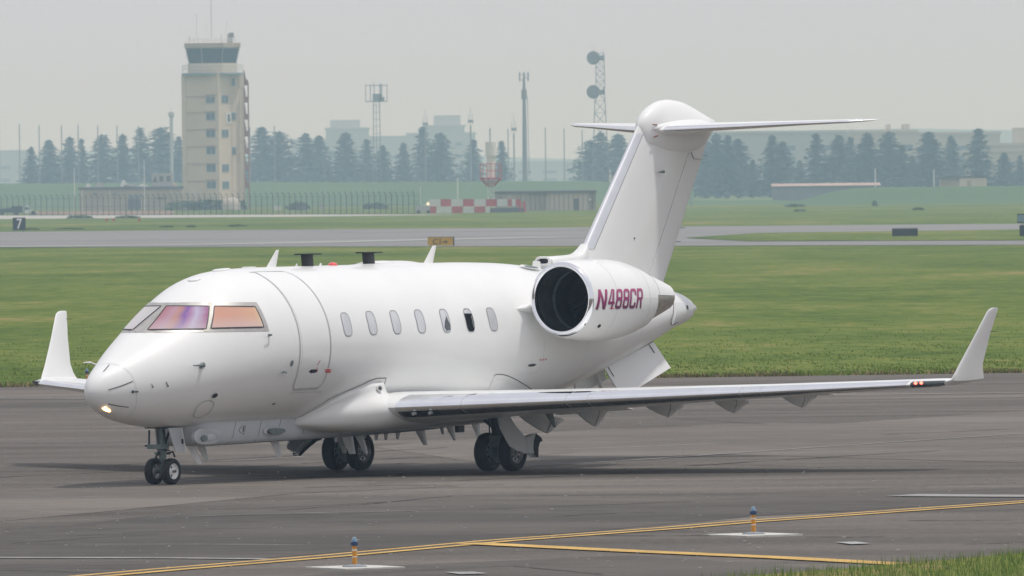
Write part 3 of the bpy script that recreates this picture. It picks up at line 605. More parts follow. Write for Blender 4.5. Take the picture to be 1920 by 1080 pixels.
# --- white drum antenna on red platform
Yr = 1650; c = at(921, 395, Yr); RT = empty('beacon_tower', (c.x, Yr, 0)); tag(RT, 'short lattice tower with red platform and white drum antenna', 'antenna tower')
sr = FOC / (Yr + CAM_D); Z = lambda py: at(921, py, Yr).z
def lattice(mb, w0, w1, z0, z1, n, r_, dia=.6, cx=0, cy=0):
    for k in range(n):
        za, zb = lerp_(z0, z1, k / n), lerp_(z0, z1, (k + 1) / n); wa, wb = lerp_(w0, w1, k / n), lerp_(w0, w1, (k + 1) / n)
        A = [(cx + sx_ * wa, cy + sy_ * wa, za) for sx_, sy_ in ((-1, -1), (1, -1), (1, 1), (-1, 1))]; B_ = [(cx + sx_ * wb, cy + sy_ * wb, zb) for sx_, sy_ in ((-1, -1), (1, -1), (1, 1), (-1, 1))]
        for j in range(4):
            mb.tube([A[j], B_[j]], r_, 4); mb.tube([A[j], B_[(j + 1) % 4]], r_ * dia, 3); mb.tube([A[(j + 1) % 4], B_[j]], r_ * dia, 3); mb.tube([B_[j], B_[(j + 1) % 4]], r_ * dia, 3)
mb = MB(); lattice(mb, .62, .55, 0, Z(347), 4, .085); mb.build('lattice_leg', 'steelwhite', RT)
mb = MB(); mb.loft([[(w_ * math.cos(t), w_ * math.sin(t), z_) for t in np.linspace(0, 2 * PI, 13)[:-1]] for w_, z_ in ((1.9, Z(336)), (1.95, Z(333)))]); mb.build('platform', 'towerred', RT)
for t in np.linspace(.2, 2 * PI + .2, 9)[:-1]: mb = MB(); mb.tube([(.6 * math.cos(t), .6 * math.sin(t), Z(350)), (1.8 * math.cos(t), 1.8 * math.sin(t), Z(335.5))], .10, 5); mb.build('platform_strut', 'towerred', RT)
mb = MB(); lattice(mb, .55, .6, Z(347), Z(335), 1, .085); mb.build('lattice_top', 'towerred', RT)
mb = MB()
for z_ in (Z(307), Z(320)): P_ = [(1.9 * math.cos(t), 1.9 * math.sin(t), z_) for t in np.linspace(0, 2 * PI, 13)]; mb.tube(P_, .05, 4, False)
for t in np.linspace(0, 2 * PI, 17)[:-1]: mb.tube([(1.9 * math.cos(t), 1.9 * math.sin(t), Z(334)), (1.9 * math.cos(t), 1.9 * math.sin(t), Z(306))], .055, 4)
mb.build('platform_railing', 'towerred', RT)
mb = MB(); mb.tube([(0, 0, Z(334)), (0, 0, Z(292))], .72, 16); mb.build('drum_neck', 'steelwhite', RT, True); mb = MB(); mb.tube([(0, 0, Z(293)), (0, 0, Z(266))], .93, 18); mb.build('drum_antenna', 'steelwhite', RT, True)
mb = MB(); mb.tube([(0, 0, Z(266)), (0, 0, Z(240))], .05, 5); mb.build('lightning_rod', 'steel', RT)

# --- bunker building to its right
xa = at(928, 400, 1720).x; xb = at(1118, 400, 1720).x; zt = at(1000, 357, 1720).z
BK = empty('bunker_building', (xa, 1720, 0)); tag(BK, 'low weathered concrete building behind the antenna tower, left of the fin', 'building'); W_ = xb - xa
M['weathered'] = mat('weathered_concrete', (.36, .33, .29), .9, noise=(.6, .35, 5, (1, 1, .25)))
B('wall', 0, W_, 0, 9, -.3, zt - .5, 'weathered', BK); B('roof', -.4, W_ + .1, -.5, 9.2, zt - .5, zt, 'roofdark', BK); B('roof_edge', -.42, W_ + .12, -.54, -.5, zt - .12, zt + .06, 'far_wall', BK)
B('pale_wall_panel', W_ * .52, W_ * .93, -.06, .0, -.2, zt - .55, 'far_wall2', BK); B('door', W_ * .78, W_ * .83, -.10, -.05, -.2, 2.1, 'roofdark', BK)
mb = MB(); mb.tube([(W_ * .94, -.1, 1.9), (W_ * .94, -.5, 1.9)], .22, 8); mb.build('wall_lamp', 'steelwhite', BK)
for k in range(16):
    mb = MB(); x = W_ * (.25 + .75 * k / 16); mb.tube([(x, -14, 0), (x, -14, 2.9)], .06, 4)
    o = mb.build('bunker_fence_post', 'post', BK)

# --- masts and poles
def mastbox(name, px, Y, lab, cat='antenna mast', group=None):
    c = at(px, 380, Y); o = empty(name, (c.x, Y, 0)); tag(o, lab, cat, group); return o, (lambda py: at(px, py, Y).z), FOC / (Y + CAM_D)
o, Z, s_ = mastbox('lattice_mast', 708, 2750, 'grey lattice mast with a square cage of antennas on top')
mb = MB()
for x in (-1, -.1, 1):
    mb.tube([(x * 7.5 / s_, 0, 0), (x * 5.5 / s_, 0, Z(190))], .13 if x != -.1 else .09, 5)
for py in range(198, 300, 13): mb.tube([(-7 / s_, 0, Z(py)), (7 / s_, 0, Z(py))], .08, 4)
mb.build('mast_frame', 'steel', o)
mb = MB()
for x, w_ in ((-20, .10), (-11, .12), (-4, .13), (7, .2), (10, .16), (20, .10)): mb.tube([(x / s_, 0, Z(191)), (x / s_, 0, Z(157))], w_, 5)
for py, r_ in ((160, .10), (190, .13)): mb.tube([(-20 / s_, 0, Z(py)), (20 / s_, 0, Z(py))], r_, 5); mb.tube([(-12 / s_, 4, Z(py)), (12 / s_, 4, Z(py))], r_, 5)
mb.tube([(-4 / s_, 0, Z(160)), (-4 / s_, 0, Z(149))], .08, 4); mb.build('antenna_cage', 'steel', o)
mb = MB(); mb.box((-7 / s_, -1, Z(191)), (9 / s_, 1, Z(176))); mb.box((6 / s_, -1, Z(190)), (15 / s_, 1, Z(182))); mb.build('equipment_box', 'steel', o)
o, Z, s_ = mastbox('antenna_pole', 985, 2650, 'single stout grey pole with three-pronged antenna head', 'antenna pole')
mb = MB(); mb.tube([(0, 0, 0), (0, 0, Z(240)), (0, 0, Z(150)), (0, 0, Z(135))], [.75, .58, .34, .2], 8); mb.tube([(6 / s_, 0, Z(180)), (8 / s_, 0, Z(330))], .12, 4); mb.build('pole', 'steel', o)
mb = MB(); mb.tube([(0, 0, Z(186)), (0, 0, Z(168))], .75, 8); mb.build('pole_collar', 'steel', o)
mb = MB()
for x in (-8, 8): mb.tube([(x / s_, 0, Z(152)), (x / s_, 0, Z(135))], .20, 5); mb.tube([(0, 0, Z(150 if x < 0 else 140)), (x / s_, 0, Z(150))], .10, 4)
mb.tube([(-8 / s_, 0, Z(140)), (8 / s_, 0, Z(140))], .08, 4); mb.build('antenna_head', 'steel', o)
o, Z, s_ = mastbox('dish_mast', 1127, 2700, 'tapering lattice mast carrying two large round dishes')
mb = MB(); lattice(mb, 17 / s_, 8.5 / s_, 0, Z(165), 9, .13, .6); lattice(mb, 8.5 / s_, 7.5 / s_, Z(165), Z(100), 5, .12, .6, 1 / s_); mb.build('lattice_frame', 'steel', o)
for py, dx_ in ((108, -11), (172, -12)):
    z_ = Z(py); d_ = bpy.data.objects.new('dish', None); link(d_, o); mb = MB()
    ax = Vector((-.35, -.94, 0)); pr = [(-.9, 1.1), (-.5, 1.75), (0, 1.92), (.25, 1.92), (.5, 1.6)]; e1_ = ax.orthogonal().normalized(); e2_ = ax.cross(e1_)
    mb.loft([[Vector((dx_ / s_, 0, z_)) + ax * a + (math.cos(t) * e1_ + math.sin(t) * e2_) * r_ for t in np.linspace(0, 2 * PI, 21)[:-1]] for a, r_ in pr]); mb.build('dish_drum', 'steel', d_, True)
    mb = MB(); mb.box((-7 / s_, -.6, z_ - .4 - .4), (9 / s_, .6, z_ + .55)); mb.build('dish_bracket', 'steel', d_)
mb = MB(); mb.tube([(7 / s_, 0, Z(100)), (7 / s_, 0, Z(90))], .08, 4); mb.tube([(-12 / s_, 0, Z(95)), (-12 / s_, 0, Z(82))], .04, 4); mb.build('lightning_rod', 'steel', o)
for px, ty, lab in ((799, 205, 'thin mast with a small antenna cluster behind the conifers, left one of three'), (884, 200, 'thin mast with a small antenna cluster, middle one of three'), (965, 215, 'thin mast with a small antenna cluster just left of the stout pole')):
    o, Z, s_ = mastbox('thin_mast', px, 3000, lab, 'antenna mast', 'thin masts with small antenna clusters'); mb = MB()
    mb.tube([(0, 0, 0), (0, 0, Z(ty + 35))], .24, 5); mb.tube([(0, 0, Z(ty + 35)), (0, 0, Z(ty))], .08, 4); mb.build('pole', 'steel', o)
    mb = MB()
    for x in (-4, 4): mb.tube([(x / s_, 0, Z(ty + 33)), (x / s_, 0, Z(ty + 14))], .08, 4); mb.tube([(0, 0, Z(ty + 27)), (x / s_, 0, Z(ty + 24))], .12, 4)
    mb.box((-5 / s_, -.5, Z(ty + 30)), (5 / s_, .5, Z(ty + 25))); mb.build('antenna_cluster', 'steel', o)
o, Z, s_ = mastbox('water_tower', 323, 3300, 'distant slender tower with a round head left of the control tower', 'tower')
mb = MB(); mb.tube([(0, 0, 0), (0, 0, Z(220))], .55, 8); mb.build('column', 'far_wall', o); mb = MB(); mb.tube([(0, 0, Z(221)), (0, 0, Z(218)), (0, 0, Z(211)), (0, 0, Z(209))], [.5, .95, 1.0, .7], 10); mb.build('tank', 'far_wall', o)
mb = MB(); mb.tube([(0, 0, Z(209)), (0, 0, Z(200))], .07, 4); mb.build('lightning_rod', 'steel', o)
for i, (px, ty) in enumerate([(0, 236), (38, 233), (75, 235), (117, 235), (148, 234), (185, 235), (221, 235), (261, 236), (470, 238), (516, 236), (853 / 2.7 + 640 - 36, 242), (920, 242), (954, 241), (1024, 239), (1059, 241), (1093, 244), (757 / 2.7 + 640, 240)]):
    o, Z, s_ = mastbox('net_pole', px, 3050, '', 'pole', 'tall net poles on the horizon')
    if px < 345: lb = '%s of the tall thin net poles left of the tower' % (ORD[i] + ('' if i == 0 else ' from the left'))
    elif px < 600: lb = 'tall thin net pole %s' % ('just right of the control tower stair' if px < 500 else 'behind the conifers right of the control tower')
    else: lb = 'tall thin net pole at the horizon, %s' % ({10: 'left of the drum antenna', 11: 'behind the drum antenna', 12: 'between drum antenna and stout pole', 13: 'first right of the stout pole', 14: 'second right of the stout pole', 15: 'nearest the jet tailplane tip', 16: 'right above the drum antenna'}[i])
    o['label'] = lb; mb = MB(); mb.tube([(0, 0, -.3), (0, 0, Z(ty))], .17, 5); mb.build('pole', 'steel', o)

# --- far buildings
def far_block(name, px0, px1, ty, Y, m, lab, rows=0, tops=()):
    a, b = at(px0, 340, Y), at(px1, 340, Y); zt = at((px0 + px1) / 2, ty, Y).z; o = empty(name, (a.x, Y, 0)); tag(o, lab, 'building'); W_ = b.x - a.x
    wl = B('wall', 0, W_, 0, 40, -1, zt, m, o); B('roof', -.6, W_ + .6, -.6, 40.6, zt, zt + 1.0, m, o)
    for f0, f1, h in tops: B('roof_block', W_ * f0, W_ * f1, 5, 20, zt + 1.0, zt + 1 + h, m, o)
    n_ = max(3, int(W_ / 14))
    for r_ in range(rows):
        for k in range(n_): B('window', W_ * (k + .25) / n_, W_ * (k + .8) / n_, -.25, 0, zt * (.35 + .55 * r_ / max(1, rows)), zt * (.35 + .55 * r_ / max(1, rows)) + 1.8, 'winglass', wl)
    return o
far_block('far_building', 612, 692, 243, 5200, 'far_wall', 'hazy block behind the conifers left of the lattice mast', 2, ((.1, .8, 4),))
far_block('far_building', 692, 780, 258, 5600, 'far_wall', 'low hazy block right of the lattice mast', 2)
far_block('far_building', 800, 872, 238, 5200, 'far_wall', 'tall hazy block behind the conifers near the drum antenna', 3, ((.2, .9, 5),))
far_block('far_building', 764, 892, 252, 5400, 'far_wall', 'wide low hazy block under the tall hazy block', 2)
far_block('far_building', 545, 612, 264, 5600, 'far_wall', 'faint hazy block right of the control tower', 2)
far_block('far_building', -40, 60, 285, 5800, 'far_wall', 'faint hazy block at the left picture edge', 2)
far_block('far_building', 960, 1100, 305, 6000, 'far_wall', 'faint low hazy block below the tailplane tip', 2)
far_block('long_building', 1330, 1600, 250, 3700, 'far_wall', 'long blue-grey block behind the conifers right of the fin', 3)
far_block('long_building', 1600, 1720, 249, 3500, 'far_wall2', 'tan block behind the conifers in the right background', 3, ((.55, .6, 2), (.8, .9, 2)))
far_block('long_building', 1715, 1876, 252, 3600, 'far_wall2', 'wide tan block rising behind the tallest right conifers', 3)
far_block('long_building', 1860, 1960, 273, 3300, 'far_wall2', 'lower tan block at the right picture edge', 3, ((.45, 1, 5),))
far_block('long_building', 1820, 1960, 285, 3100, 'far_wall2', 'lowest tan block before the right edge blocks', 2)
hv = MB(); P = [(at(px, ty, 8500).x, at(px, ty, 8500).z) for px, ty in ((-700, 300), (-200, 292), (60, 290), (200, 280), (400, 284), (600, 290), (800, 285), (1000, 296), (1200, 300), (1400, 262), (1500, 245), (1700, 240), (1900, 243), (2100, 250), (2700, 290))]
hv.loft([[(x, 8500, -2) for x, z in P], [(x, 8560, z) for x, z in P], [(x, 9000, z * .8) for x, z in P]], caps=False, closed=False); tag(hv.build('hills', mat('far_woods', (.10, .13, .10), .9, noise=(.004, .2, 4)), None, True), kind='structure')
# far right small buildings
o = empty('cream_hut', (at(1752, 348, 2080).x, 2080, at(1800, 351, 2080).z - .3)); tag(o, 'cream hut with dark low roof on the right embankment', 'hut'); W_ = at(1850, 348, 2080).x - at(1752, 348, 2080).x; hh = 21 / (FOC / (2080 + CAM_D))
B('wall', W_ * .12, W_ * .48, 0, 6, 0, hh * .85, 'concrete_wall2', o); B('wall', W_ * .48, W_, -.6, 6, 0, hh * .95, 'concrete_wall', o); B('roof', W_ * .05, W_ + .2, -.8, 6.3, hh * .95, hh * 1.08, 'roofdark', o); B('door', W_ * .62, W_ * .70, -.66, -.59, 0, hh * .7, 'concrete_wall2', o)
o = empty('long_shed', (at(1450, 346, 2160).x, 2160, 0)); tag(o, 'long shed with pinkish curved roof below the right conifers', 'shed'); W_ = at(1648, 346, 2160).x - at(1450, 346, 2160).x; zt = at(1550, 345, 2160).z
B('wall', 0, W_, 0, 8, -.3, zt - .4, 'steel', o); mb = MB(); mb.loft([[(x, y, zt - .4 + h) for y, h in ((-.5, 0), (2, .5), (4.5, .6), (8.5, 0))] for x in (-.4, .8, W_ + .4)]); mb.build('roof', mat('pink_roof', (.40, .30, .27), .8, noise=(.3, .12, 3)), o)
o = empty('brown_building', (at(1143, 330, 2460).x, 2460, 0)); tag(o, 'pinkish low building under the conifers just left of the fin', 'building'); W_ = at(1196, 330, 2460).x - at(1143, 330, 2460).x; zt = at(1165, 323, 2460).z
B('wall', 0, W_, 0, 8, 0, zt - .6, 'far_wall2', o); B('roof', -.3, W_ + .3, -.3, 8.3, zt - .6, zt, 'roofdark', o)
for px, ty, lab in ((1360 / 3.0 + 0 + 906, 316, 'thin white lamp post by the pink roofed shed'), (1471 / 1.0 + 280, 318, 'thin pole left of the cream hut')):
    pass
for px, ty, Y, lab in ((1641, 316, 2120, 'thin pale post at the end of the pink roofed shed'), (1751, 318, 2070, 'thin pale post left of the cream hut'), (1144, 318, 2440, 'small white post by the pinkish low building'), (858, 333, 2300, 'short white post on the embankment left of the antenna tower'), (1296, 367, 1900, 'small dark lattice post right of the rudder')):
    p = at(px, ty, Y); mb = MB(); mb.tube([(p.x, Y, 0), (p.x, Y, p.z)], .14, 5); tag(mb.build('post', 'steelwhite' if 'dark' not in lab else 'steel'), lab, 'post')

# --- boards, boxes and vehicles beside the runway
def text_mesh(name, body, size, loc, m, parent, ry=0, bold=.0, sx=1):
    cu = bpy.data.curves.new(name, 'FONT'); cu.body = body; cu.size = size; cu.extrude = .01; cu.offset = bold; cu.align_x = 'CENTER'; cu.align_y = 'CENTER'
    to = bpy.data.objects.new(name, cu); col.objects.link(to); dg = bpy.context.evaluated_depsgraph_get(); me = bpy.data.meshes.new_from_object(to.evaluated_get(dg)); bpy.data.objects.remove(to)
    o = bpy.data.objects.new(name, me); me.materials.clear(); me.materials.append(M[m]); link(o, parent); o.location = loc; o.rotation_euler = (R(90), 0, ry); o.scale = (sx, 1, 1); return o
M['signblack'] = mat('sign_black', (.025, .03, .035), .5, noise=(2, .15, 2)); M['signwhite'] = mat('sign_white', (.78, .78, .76), .5, noise=(2, .05, 2))
M['signyellow'] = mat('sign_amber', (.62, .37, .06), .5, noise=(2, .08, 2)); M['signtext'] = mat('sign_dark_text', (.16, .11, .04), .5, noise=(2, .1, 2))
g = gp(36, 435); s_ = FOC / (g.y + CAM_D); o = empty('distance_board', (g.x, g.y, 0)); tag(o, 'square black board with a white 7 beside the runway', 'sign')
B('board', -12 / s_, 12 / s_, 0, .35, .22, 27 / s_, 'signblack', o); B('leg', -9 / s_, -7 / s_, .05, .25, 0, .25, 'steel', o); B('leg', 7 / s_, 9 / s_, .05, .25, 0, .25, 'steel', o)
text_mesh('number_seven', '7', 27 / s_, (0, -.02, 14.5 / s_), 'signwhite', o, bold=.02, sx=.8)
g = gp(827, 463); s_ = FOC / (g.y + CAM_D); o = empty('taxiway_sign', (g.x, g.y, 0)); tag(o, 'amber taxiway sign with C1 and an arrow behind the jet roof', 'sign')
B('sign_face', -25 / s_, 22.5 / s_, 0, .25, .12, 18.5 / s_, 'signyellow', o); B('sign_frame', 22.5 / s_, 25 / s_, -.05, .3, .08, 19 / s_, 'roofdark', o); B('sign_frame', -25 / s_, 22.5 / s_, -.03, .28, 18.5 / s_, 19 / s_, 'roofdark', o); B('leg', -18 / s_, -17 / s_, .05, .2, 0, .14, 'steel', o); B('leg', 16 / s_, 17 / s_, .05, .2, 0, .14, 'steel', o)
text_mesh('sign_letters', 'C1', 15 / s_, (-7 / s_, -.02, 9.5 / s_), 'signtext', o, bold=.008)
mb = MB(); zc_ = 9.5 / s_; a = s_; mb.prism([(2 / a, -.02, zc_ - .9 / a), (8 / a, -.02, zc_ - .9 / a), (8 / a, -.02, zc_ - 4 / a), (13 / a, -.02, zc_), (8 / a, -.02, zc_ + 4 / a), (8 / a, -.02, zc_ + .9 / a), (2 / a, -.02, zc_ + .9 / a)], (0, .015, 0)); mb.build('arrow', 'signtext', o)
g = gp(1697, 445.5); s_ = FOC / (g.y + CAM_D); o = empty('black_box', (g.x, g.y, .02)); tag(o, 'long low black box on the grass beyond the runway, back of a sign', 'sign')
mb = MB(); h_ = 17.5 / s_; mb.loft([[(x, y, z) for y, z in ((0, .12), (0, h_ * .9), (.06, h_), (.34, h_), (.4, h_ * .9), (.4, .12))] for x in (-24 / s_, -23.6 / s_, 23.6 / s_, 24 / s_)]); mb.build('sign_case', 'signblack', o)
for x in (-18, 0, 18): B('leg', (x - 1) / s_, (x + 1) / s_, .1, .3, 0, .14, 'steel', o)
g = gp(1917, 445); s_ = FOC / (g.y + CAM_D); o = empty('edge_board', (g.x, g.y, 0)); tag(o, 'tall dark board cut by the right picture edge', 'sign')
B('lower_panel', -5 / s_, 14 / s_, 0, .3, .1, 23 / s_, 'signblack', o); B('upper_panel', -9 / s_, 10 / s_, .05, .3, 27 / s_, 44 / s_, 'signblack', o); B('panel_face', -8.5 / s_, 8 / s_, .0, .045, 29 / s_, 42 / s_, 'bluetrim', o); B('leg', 0, 1.5 / s_, .35, .5, 0, 40 / s_, 'steel', o)
Yt = 1800; o = empty('utility_truck', (at(24, 403, Yt).x, Yt, 0)); s_ = FOC / (Yt + CAM_D); tag(o, 'small truck with white cab and dark load bed at the left edge', 'truck')
mb = MB(); mb.loft([[(x, y, z) for x, z in ((20 / s_, .35), (20 / s_, 15 / s_), (22 / s_, 17 / s_), (30 / s_, 17 / s_), (33 / s_, 9 / s_), (45 / s_, 7 / s_), (46 / s_, .5), (44 / s_, .35))] for y in (0, 1.9)]); cb_ = mb.build('cab', 'signwhite', o)
B('cab_window', 22.5 / s_, 30 / s_, -.03, 0, 10 / s_, 15.5 / s_, 'winglass', cb_)
mb = MB(); mb.loft([[(x, y, z) for x, z in ((-32 / s_, .5), (-32 / s_, 12 / s_), (-3 / s_, 13.5 / s_), (-2 / s_, 17 / s_), (18 / s_, 17 / s_), (18.5 / s_, .5))] for y in (0, 2)]); mb.build('load_bed', 'signblack', o)
for x in (-20, 6, 38): mb = MB(); mb.tube([(x / s_, -.06, .42), (x / s_, .25, .42)], .42, 12); mb.build('wheel', 'rubber', o)
Yw = 2000; 
for px, w_, h_, m_, lab in ((292, 4, 4, 'towerred', 'row of small red markers on the far strip'),):
    for k, pp in enumerate((200, 213, 261)):
        g = gp(pp, 414.5); mb = MB(); mb.box((g.x - .22, g.y, 0), (g.x + .22, g.y + .3, .26)); mb.box((g.x - .15, g.y + .05, .26), (g.x + .15, g.y + .25, .36)); tag(mb.build('red_marker', 'towerred'), ['leftmost of three tiny red markers on the far grass strip', 'middle one of three tiny red markers on the far strip', 'rightmost tiny red marker on the far grass strip'][k], 'marker', 'red markers on the far strip')
# pale heap and cable drum left of stair
g = at(433, 392, 2070); mb = MB(); mb.loft([[(g.x + 2.0 * rr_ * math.cos(t) , 2070 + 1.5 * rr_ * math.sin(t), z_ * .85) for t in np.linspace(0, 2 * PI, 15)[:-1]] for rr_, z_ in ((1, 0), (1, 1.6), (.8, 2.6), (.45, 3.1))]); tag(mb.build('white_tank', 'far_wall2', None, True), 'white rounded tank at the foot of the tower behind the fence', 'tank')
for px, pw, ph, m_, lab in ((604, 4, 12, 'far_wall', 'small pale cabinet behind the fence right of the hedge'), (565, 10, 11, 'roofdark', 'dark cabinet behind the fence between tower and sign'), (520, 6, 8, 'steelwhite', 'small white and red vehicle behind the fence right of tower')):
    p = at(px, 400, 1950); s_ = FOC / (1950 + CAM_D); mb = MB(); mb.box((p.x - pw / s_, 1950, 0), (p.x + pw / s_, 1952, ph / s_ + max(0, p.z) * 0)); mb.box((p.x - pw / s_ * 1.05, 1949.9, ph / s_), (p.x + pw / s_ * 1.05, 1952.1, ph / s_ + .15)); tag(mb.build('cabinet', m_), lab, 'cabinet')
sheet('bare_earth', gl([(60, 402), (320, 402.5), (330, 396), (40, 397)]), .02, mat('reddish_earth', (.22, .13, .09), .9, noise=(.2, .2, 4)))

# --- taxiway edge lights
M['lightorange'] = mat('light_post_orange', (.62, .27, .03), .5, noise=(15, .08, 3)); M['lightband'] = mat('light_post_band', (.72, .68, .62), .5, noise=(15, .05, 3)); M['lightblue'] = mat('light_cap_blue', (.02, .05, .13), .3, coat=.6, noise=(15, .1, 3)); M['lightglass'] = mat('light_dome_glass', (.14, .26, .36), .08, coat=1, noise=(15, .1, 3))
def edge_light(loc, h, pad, lab, rot=0):
    o = empty('taxiway_light', loc, 0); tag(o, lab, 'taxiway light', 'blue topped taxiway edge lights')
    r_ = h * .088; mb = MB(); mb.tube([(0, 0, .0), (0, 0, h * .70)], r_ * .92, 14); mb.build('post', 'lightorange', o, True)
    mb = MB(); mb.tube([(0, 0, h * .55), (0, 0, h * .60)], r_ * 1.0, 14); mb.build('reflective_band', 'lightband', o, True); mb = MB(); mb.tube([(0, 0, h * .34), (0, 0, h * .37)], r_ * 1.0, 14); mb.build('reflective_band', 'lightband', o, True)
    mb = MB(); mb.tube([(0, 0, h * .70), (0, 0, h * .72), (0, 0, h * .84), (0, 0, h * .86)], [r_ * 1.05, r_ * 1.45, r_ * 1.45, r_ * 1.1], 16); mb.build('lamp_collar', 'lightblue', o, True)
    mb = MB(); mb.tube([(0, 0, h * .86), (0, 0, h * .93), (0, 0, h * .98), (0, 0, h)], [r_ * .95, r_ * .9, r_ * .6, r_ * .1], 14); mb.build('lamp_dome', 'lightglass', o, True)
    mb = MB(); mb.tube([(0, 0, .0), (0, 0, .025), (0, 0, .045)], [h * .42, h * .40, h * .15], 20); mb.build('base_plate', 'steel', o)
    if pad:
        a, b = pad; mb = MB(); mb.box((-a, -b, -.02), (a, b, .012)); 
        po = mb.build('concrete_pad', 'pad', o); po.rotation_euler = (0, 0, rot)
g = gp(1413, 1004.5); edge_light((g.x, g.y, .012), .40, (.48, .52), 'orange edge light with blue top right of the yellow line fork', R(33))
g = gp(665, 1066); edge_light((g.x, g.y, .012), .40, (.46, .50), 'orange edge light with blue top at the lower left of the picture', R(33))
g = gp(163.5, 722); edge_light((g.x, g.y, 0), .42, None, 'distant edge light peeping out left of the jet nose')
# --- haze: one closed box of pale air round everything
HZB = (-2600, 2600, -400, 9600, -1.6, 62)
mb = MB(); mb.box((HZB[0], HZB[2], HZB[4]), (HZB[1], HZB[3], HZB[5])); hz = mb.build('haze', None); hz['kind'] = 'stuff'; hz['label'] = 'pale haze over the whole airfield'
hm = bpy.data.materials.new('haze_air'); hm.use_nodes = True; t = hm.node_tree; t.nodes.remove(t.nodes['Principled BSDF'])
pv = t.nodes.new('ShaderNodeVolumePrincipled'); pv.inputs['Color'].default_value = (.55, .78, 1, 1); pv.inputs['Absorption Color'].default_value = (1, 1, 1, 1); pv.inputs['Density'].default_value = .00023; pv.inputs['Anisotropy'].default_value = .2
t.links.new(pv.outputs[0], t.nodes['Material Output'].inputs['Volume']); hz.data.materials.append(hm)
# ================================================================== THE JET
# aircraft axes: x aft of the main wheels, y to port, z up.  q() turns them into the root's local axes
def q(x, y, z): return Vector((-x, y, z))
jet = empty('business_jet', (0, 0, 0), math.atan2(-math.cos(THETA), -math.sin(THETA)))
tag(jet, 'white twin-engine business jet with T-tail, winglets and belly antennas taxiing on the asphalt', 'airplane')
FUS = [(-10.12,1.63,1.55,.03,1.59),(-10.07,1.74,1.46,.11,1.60),(-9.95,1.87,1.35,.21,1.61),(-9.75,2.00,1.245,.33,1.63),(-9.4,2.19,1.125,.50,1.67),
(-9.0,2.41,1.045,.68,1.73),(-8.5,2.67,.98,.865,1.82),(-8.1,2.88,.955,.99,1.90),(-7.7,3.10,.940,1.09,1.97),(-7.3,3.30,.935,1.17,2.04),
(-6.9,3.455,.935,1.24,2.11),(-6.4,3.555,.935,1.29,2.18),(-5.8,3.595,.935,1.33,2.25),(-5.0,3.61,.935,1.345,2.29),(-3.0,3.615,.935,1.345,2.29),
(0.8,3.62,.935,1.345,2.29),(2.0,3.60,.98,1.335,2.29),(2.8,3.56,1.07,1.31,2.30),(3.6,3.48,1.21,1.25,2.33),(4.4,3.39,1.38,1.16,2.38),(5.2,3.32,1.58,1.05,2.44),
(6.0,3.27,1.79,.92,2.50),(6.8,3.20,2.01,.76,2.57),(7.4,3.13,2.18,.62,2.62),(7.9,3.05,2.32,.48,2.65),(8.3,2.975,2.39,.37,2.67),(8.6,2.88,2.47,.25,2.68),(8.75,2.78,2.58,.12,2.685)]
FX = [f[0] for f in FUS]
def fsp(x, a, off=0):
    zt, zb, w_, zm = [pchip(FX, [f[k] for f in FUS], x) for k in (1, 2, 3, 4)]
    c, s = math.cos(a), math.sin(a)
    p = Vector((x, w_ * c, zm + (zt - zm) * s if s > 0 else zm + (zm - zb) * s))
    if off: p = p + fnrm(x, a) * off
    return p
def fnrm(x, a):
    t1 = fsp(min(x + 2e-3, 8.74), a) - fsp(x - 2e-3, a); t2 = fsp(x, a + 2e-3) - fsp(x, a - 2e-3); n = t1.cross(t2).normalized()
    c = Vector((0, math.cos(a), math.sin(a))); return n if n.dot(c) > 0 else -n
def Q(p): return Vector((-p[0], p[1], p[2]))
# fuselage skin
xsn = sorted(set(list(np.linspace(-10.12, -9.4, 16)) + list(np.linspace(-9.4, -5, 34)) + list(np.linspace(-5, 1, 12)) + list(np.linspace(1, 8.75, 40))))
mb = MB(); mb.loft([[Q(fsp(x, 2 * PI * k / 96)) for k in range(96)] for x in xsn])
fus = mb.build('fuselage', 'paint', jet, True, 50)
def fribbon(name, pts, wid, m, parent=None, off=.004, sub=8, smoothpath=True):
    """narrow strip following the fuselage skin through (x, angle) points"""
    P = [Vector((p[0], p[1], 0)) for p in pts]
    P = catmull(P, sub) if smoothpath else [P[i].lerp(P[i + 1], k / sub) for i in range(len(P) - 1) for k in range(sub)] + [P[-1]]
    S = [fsp(p.x, p.y, off) for p in P]; V = []; 
    for i, p in enumerate(S):
        t = (S[min(i + 1, len(S) - 1)] - S[max(i - 1, 0)]).normalized(); n = fnrm(P[i].x, P[i].y); sd = n.cross(t).normalized()
        V += [Q(p - sd * wid / 2), Q(p + sd * wid / 2)]
    F = [(2 * i, 2 * i + 1, 2 * i + 3, 2 * i + 2) for i in range(len(S) - 1)]
    return mesh(name, V, F, m, parent or fus, True)
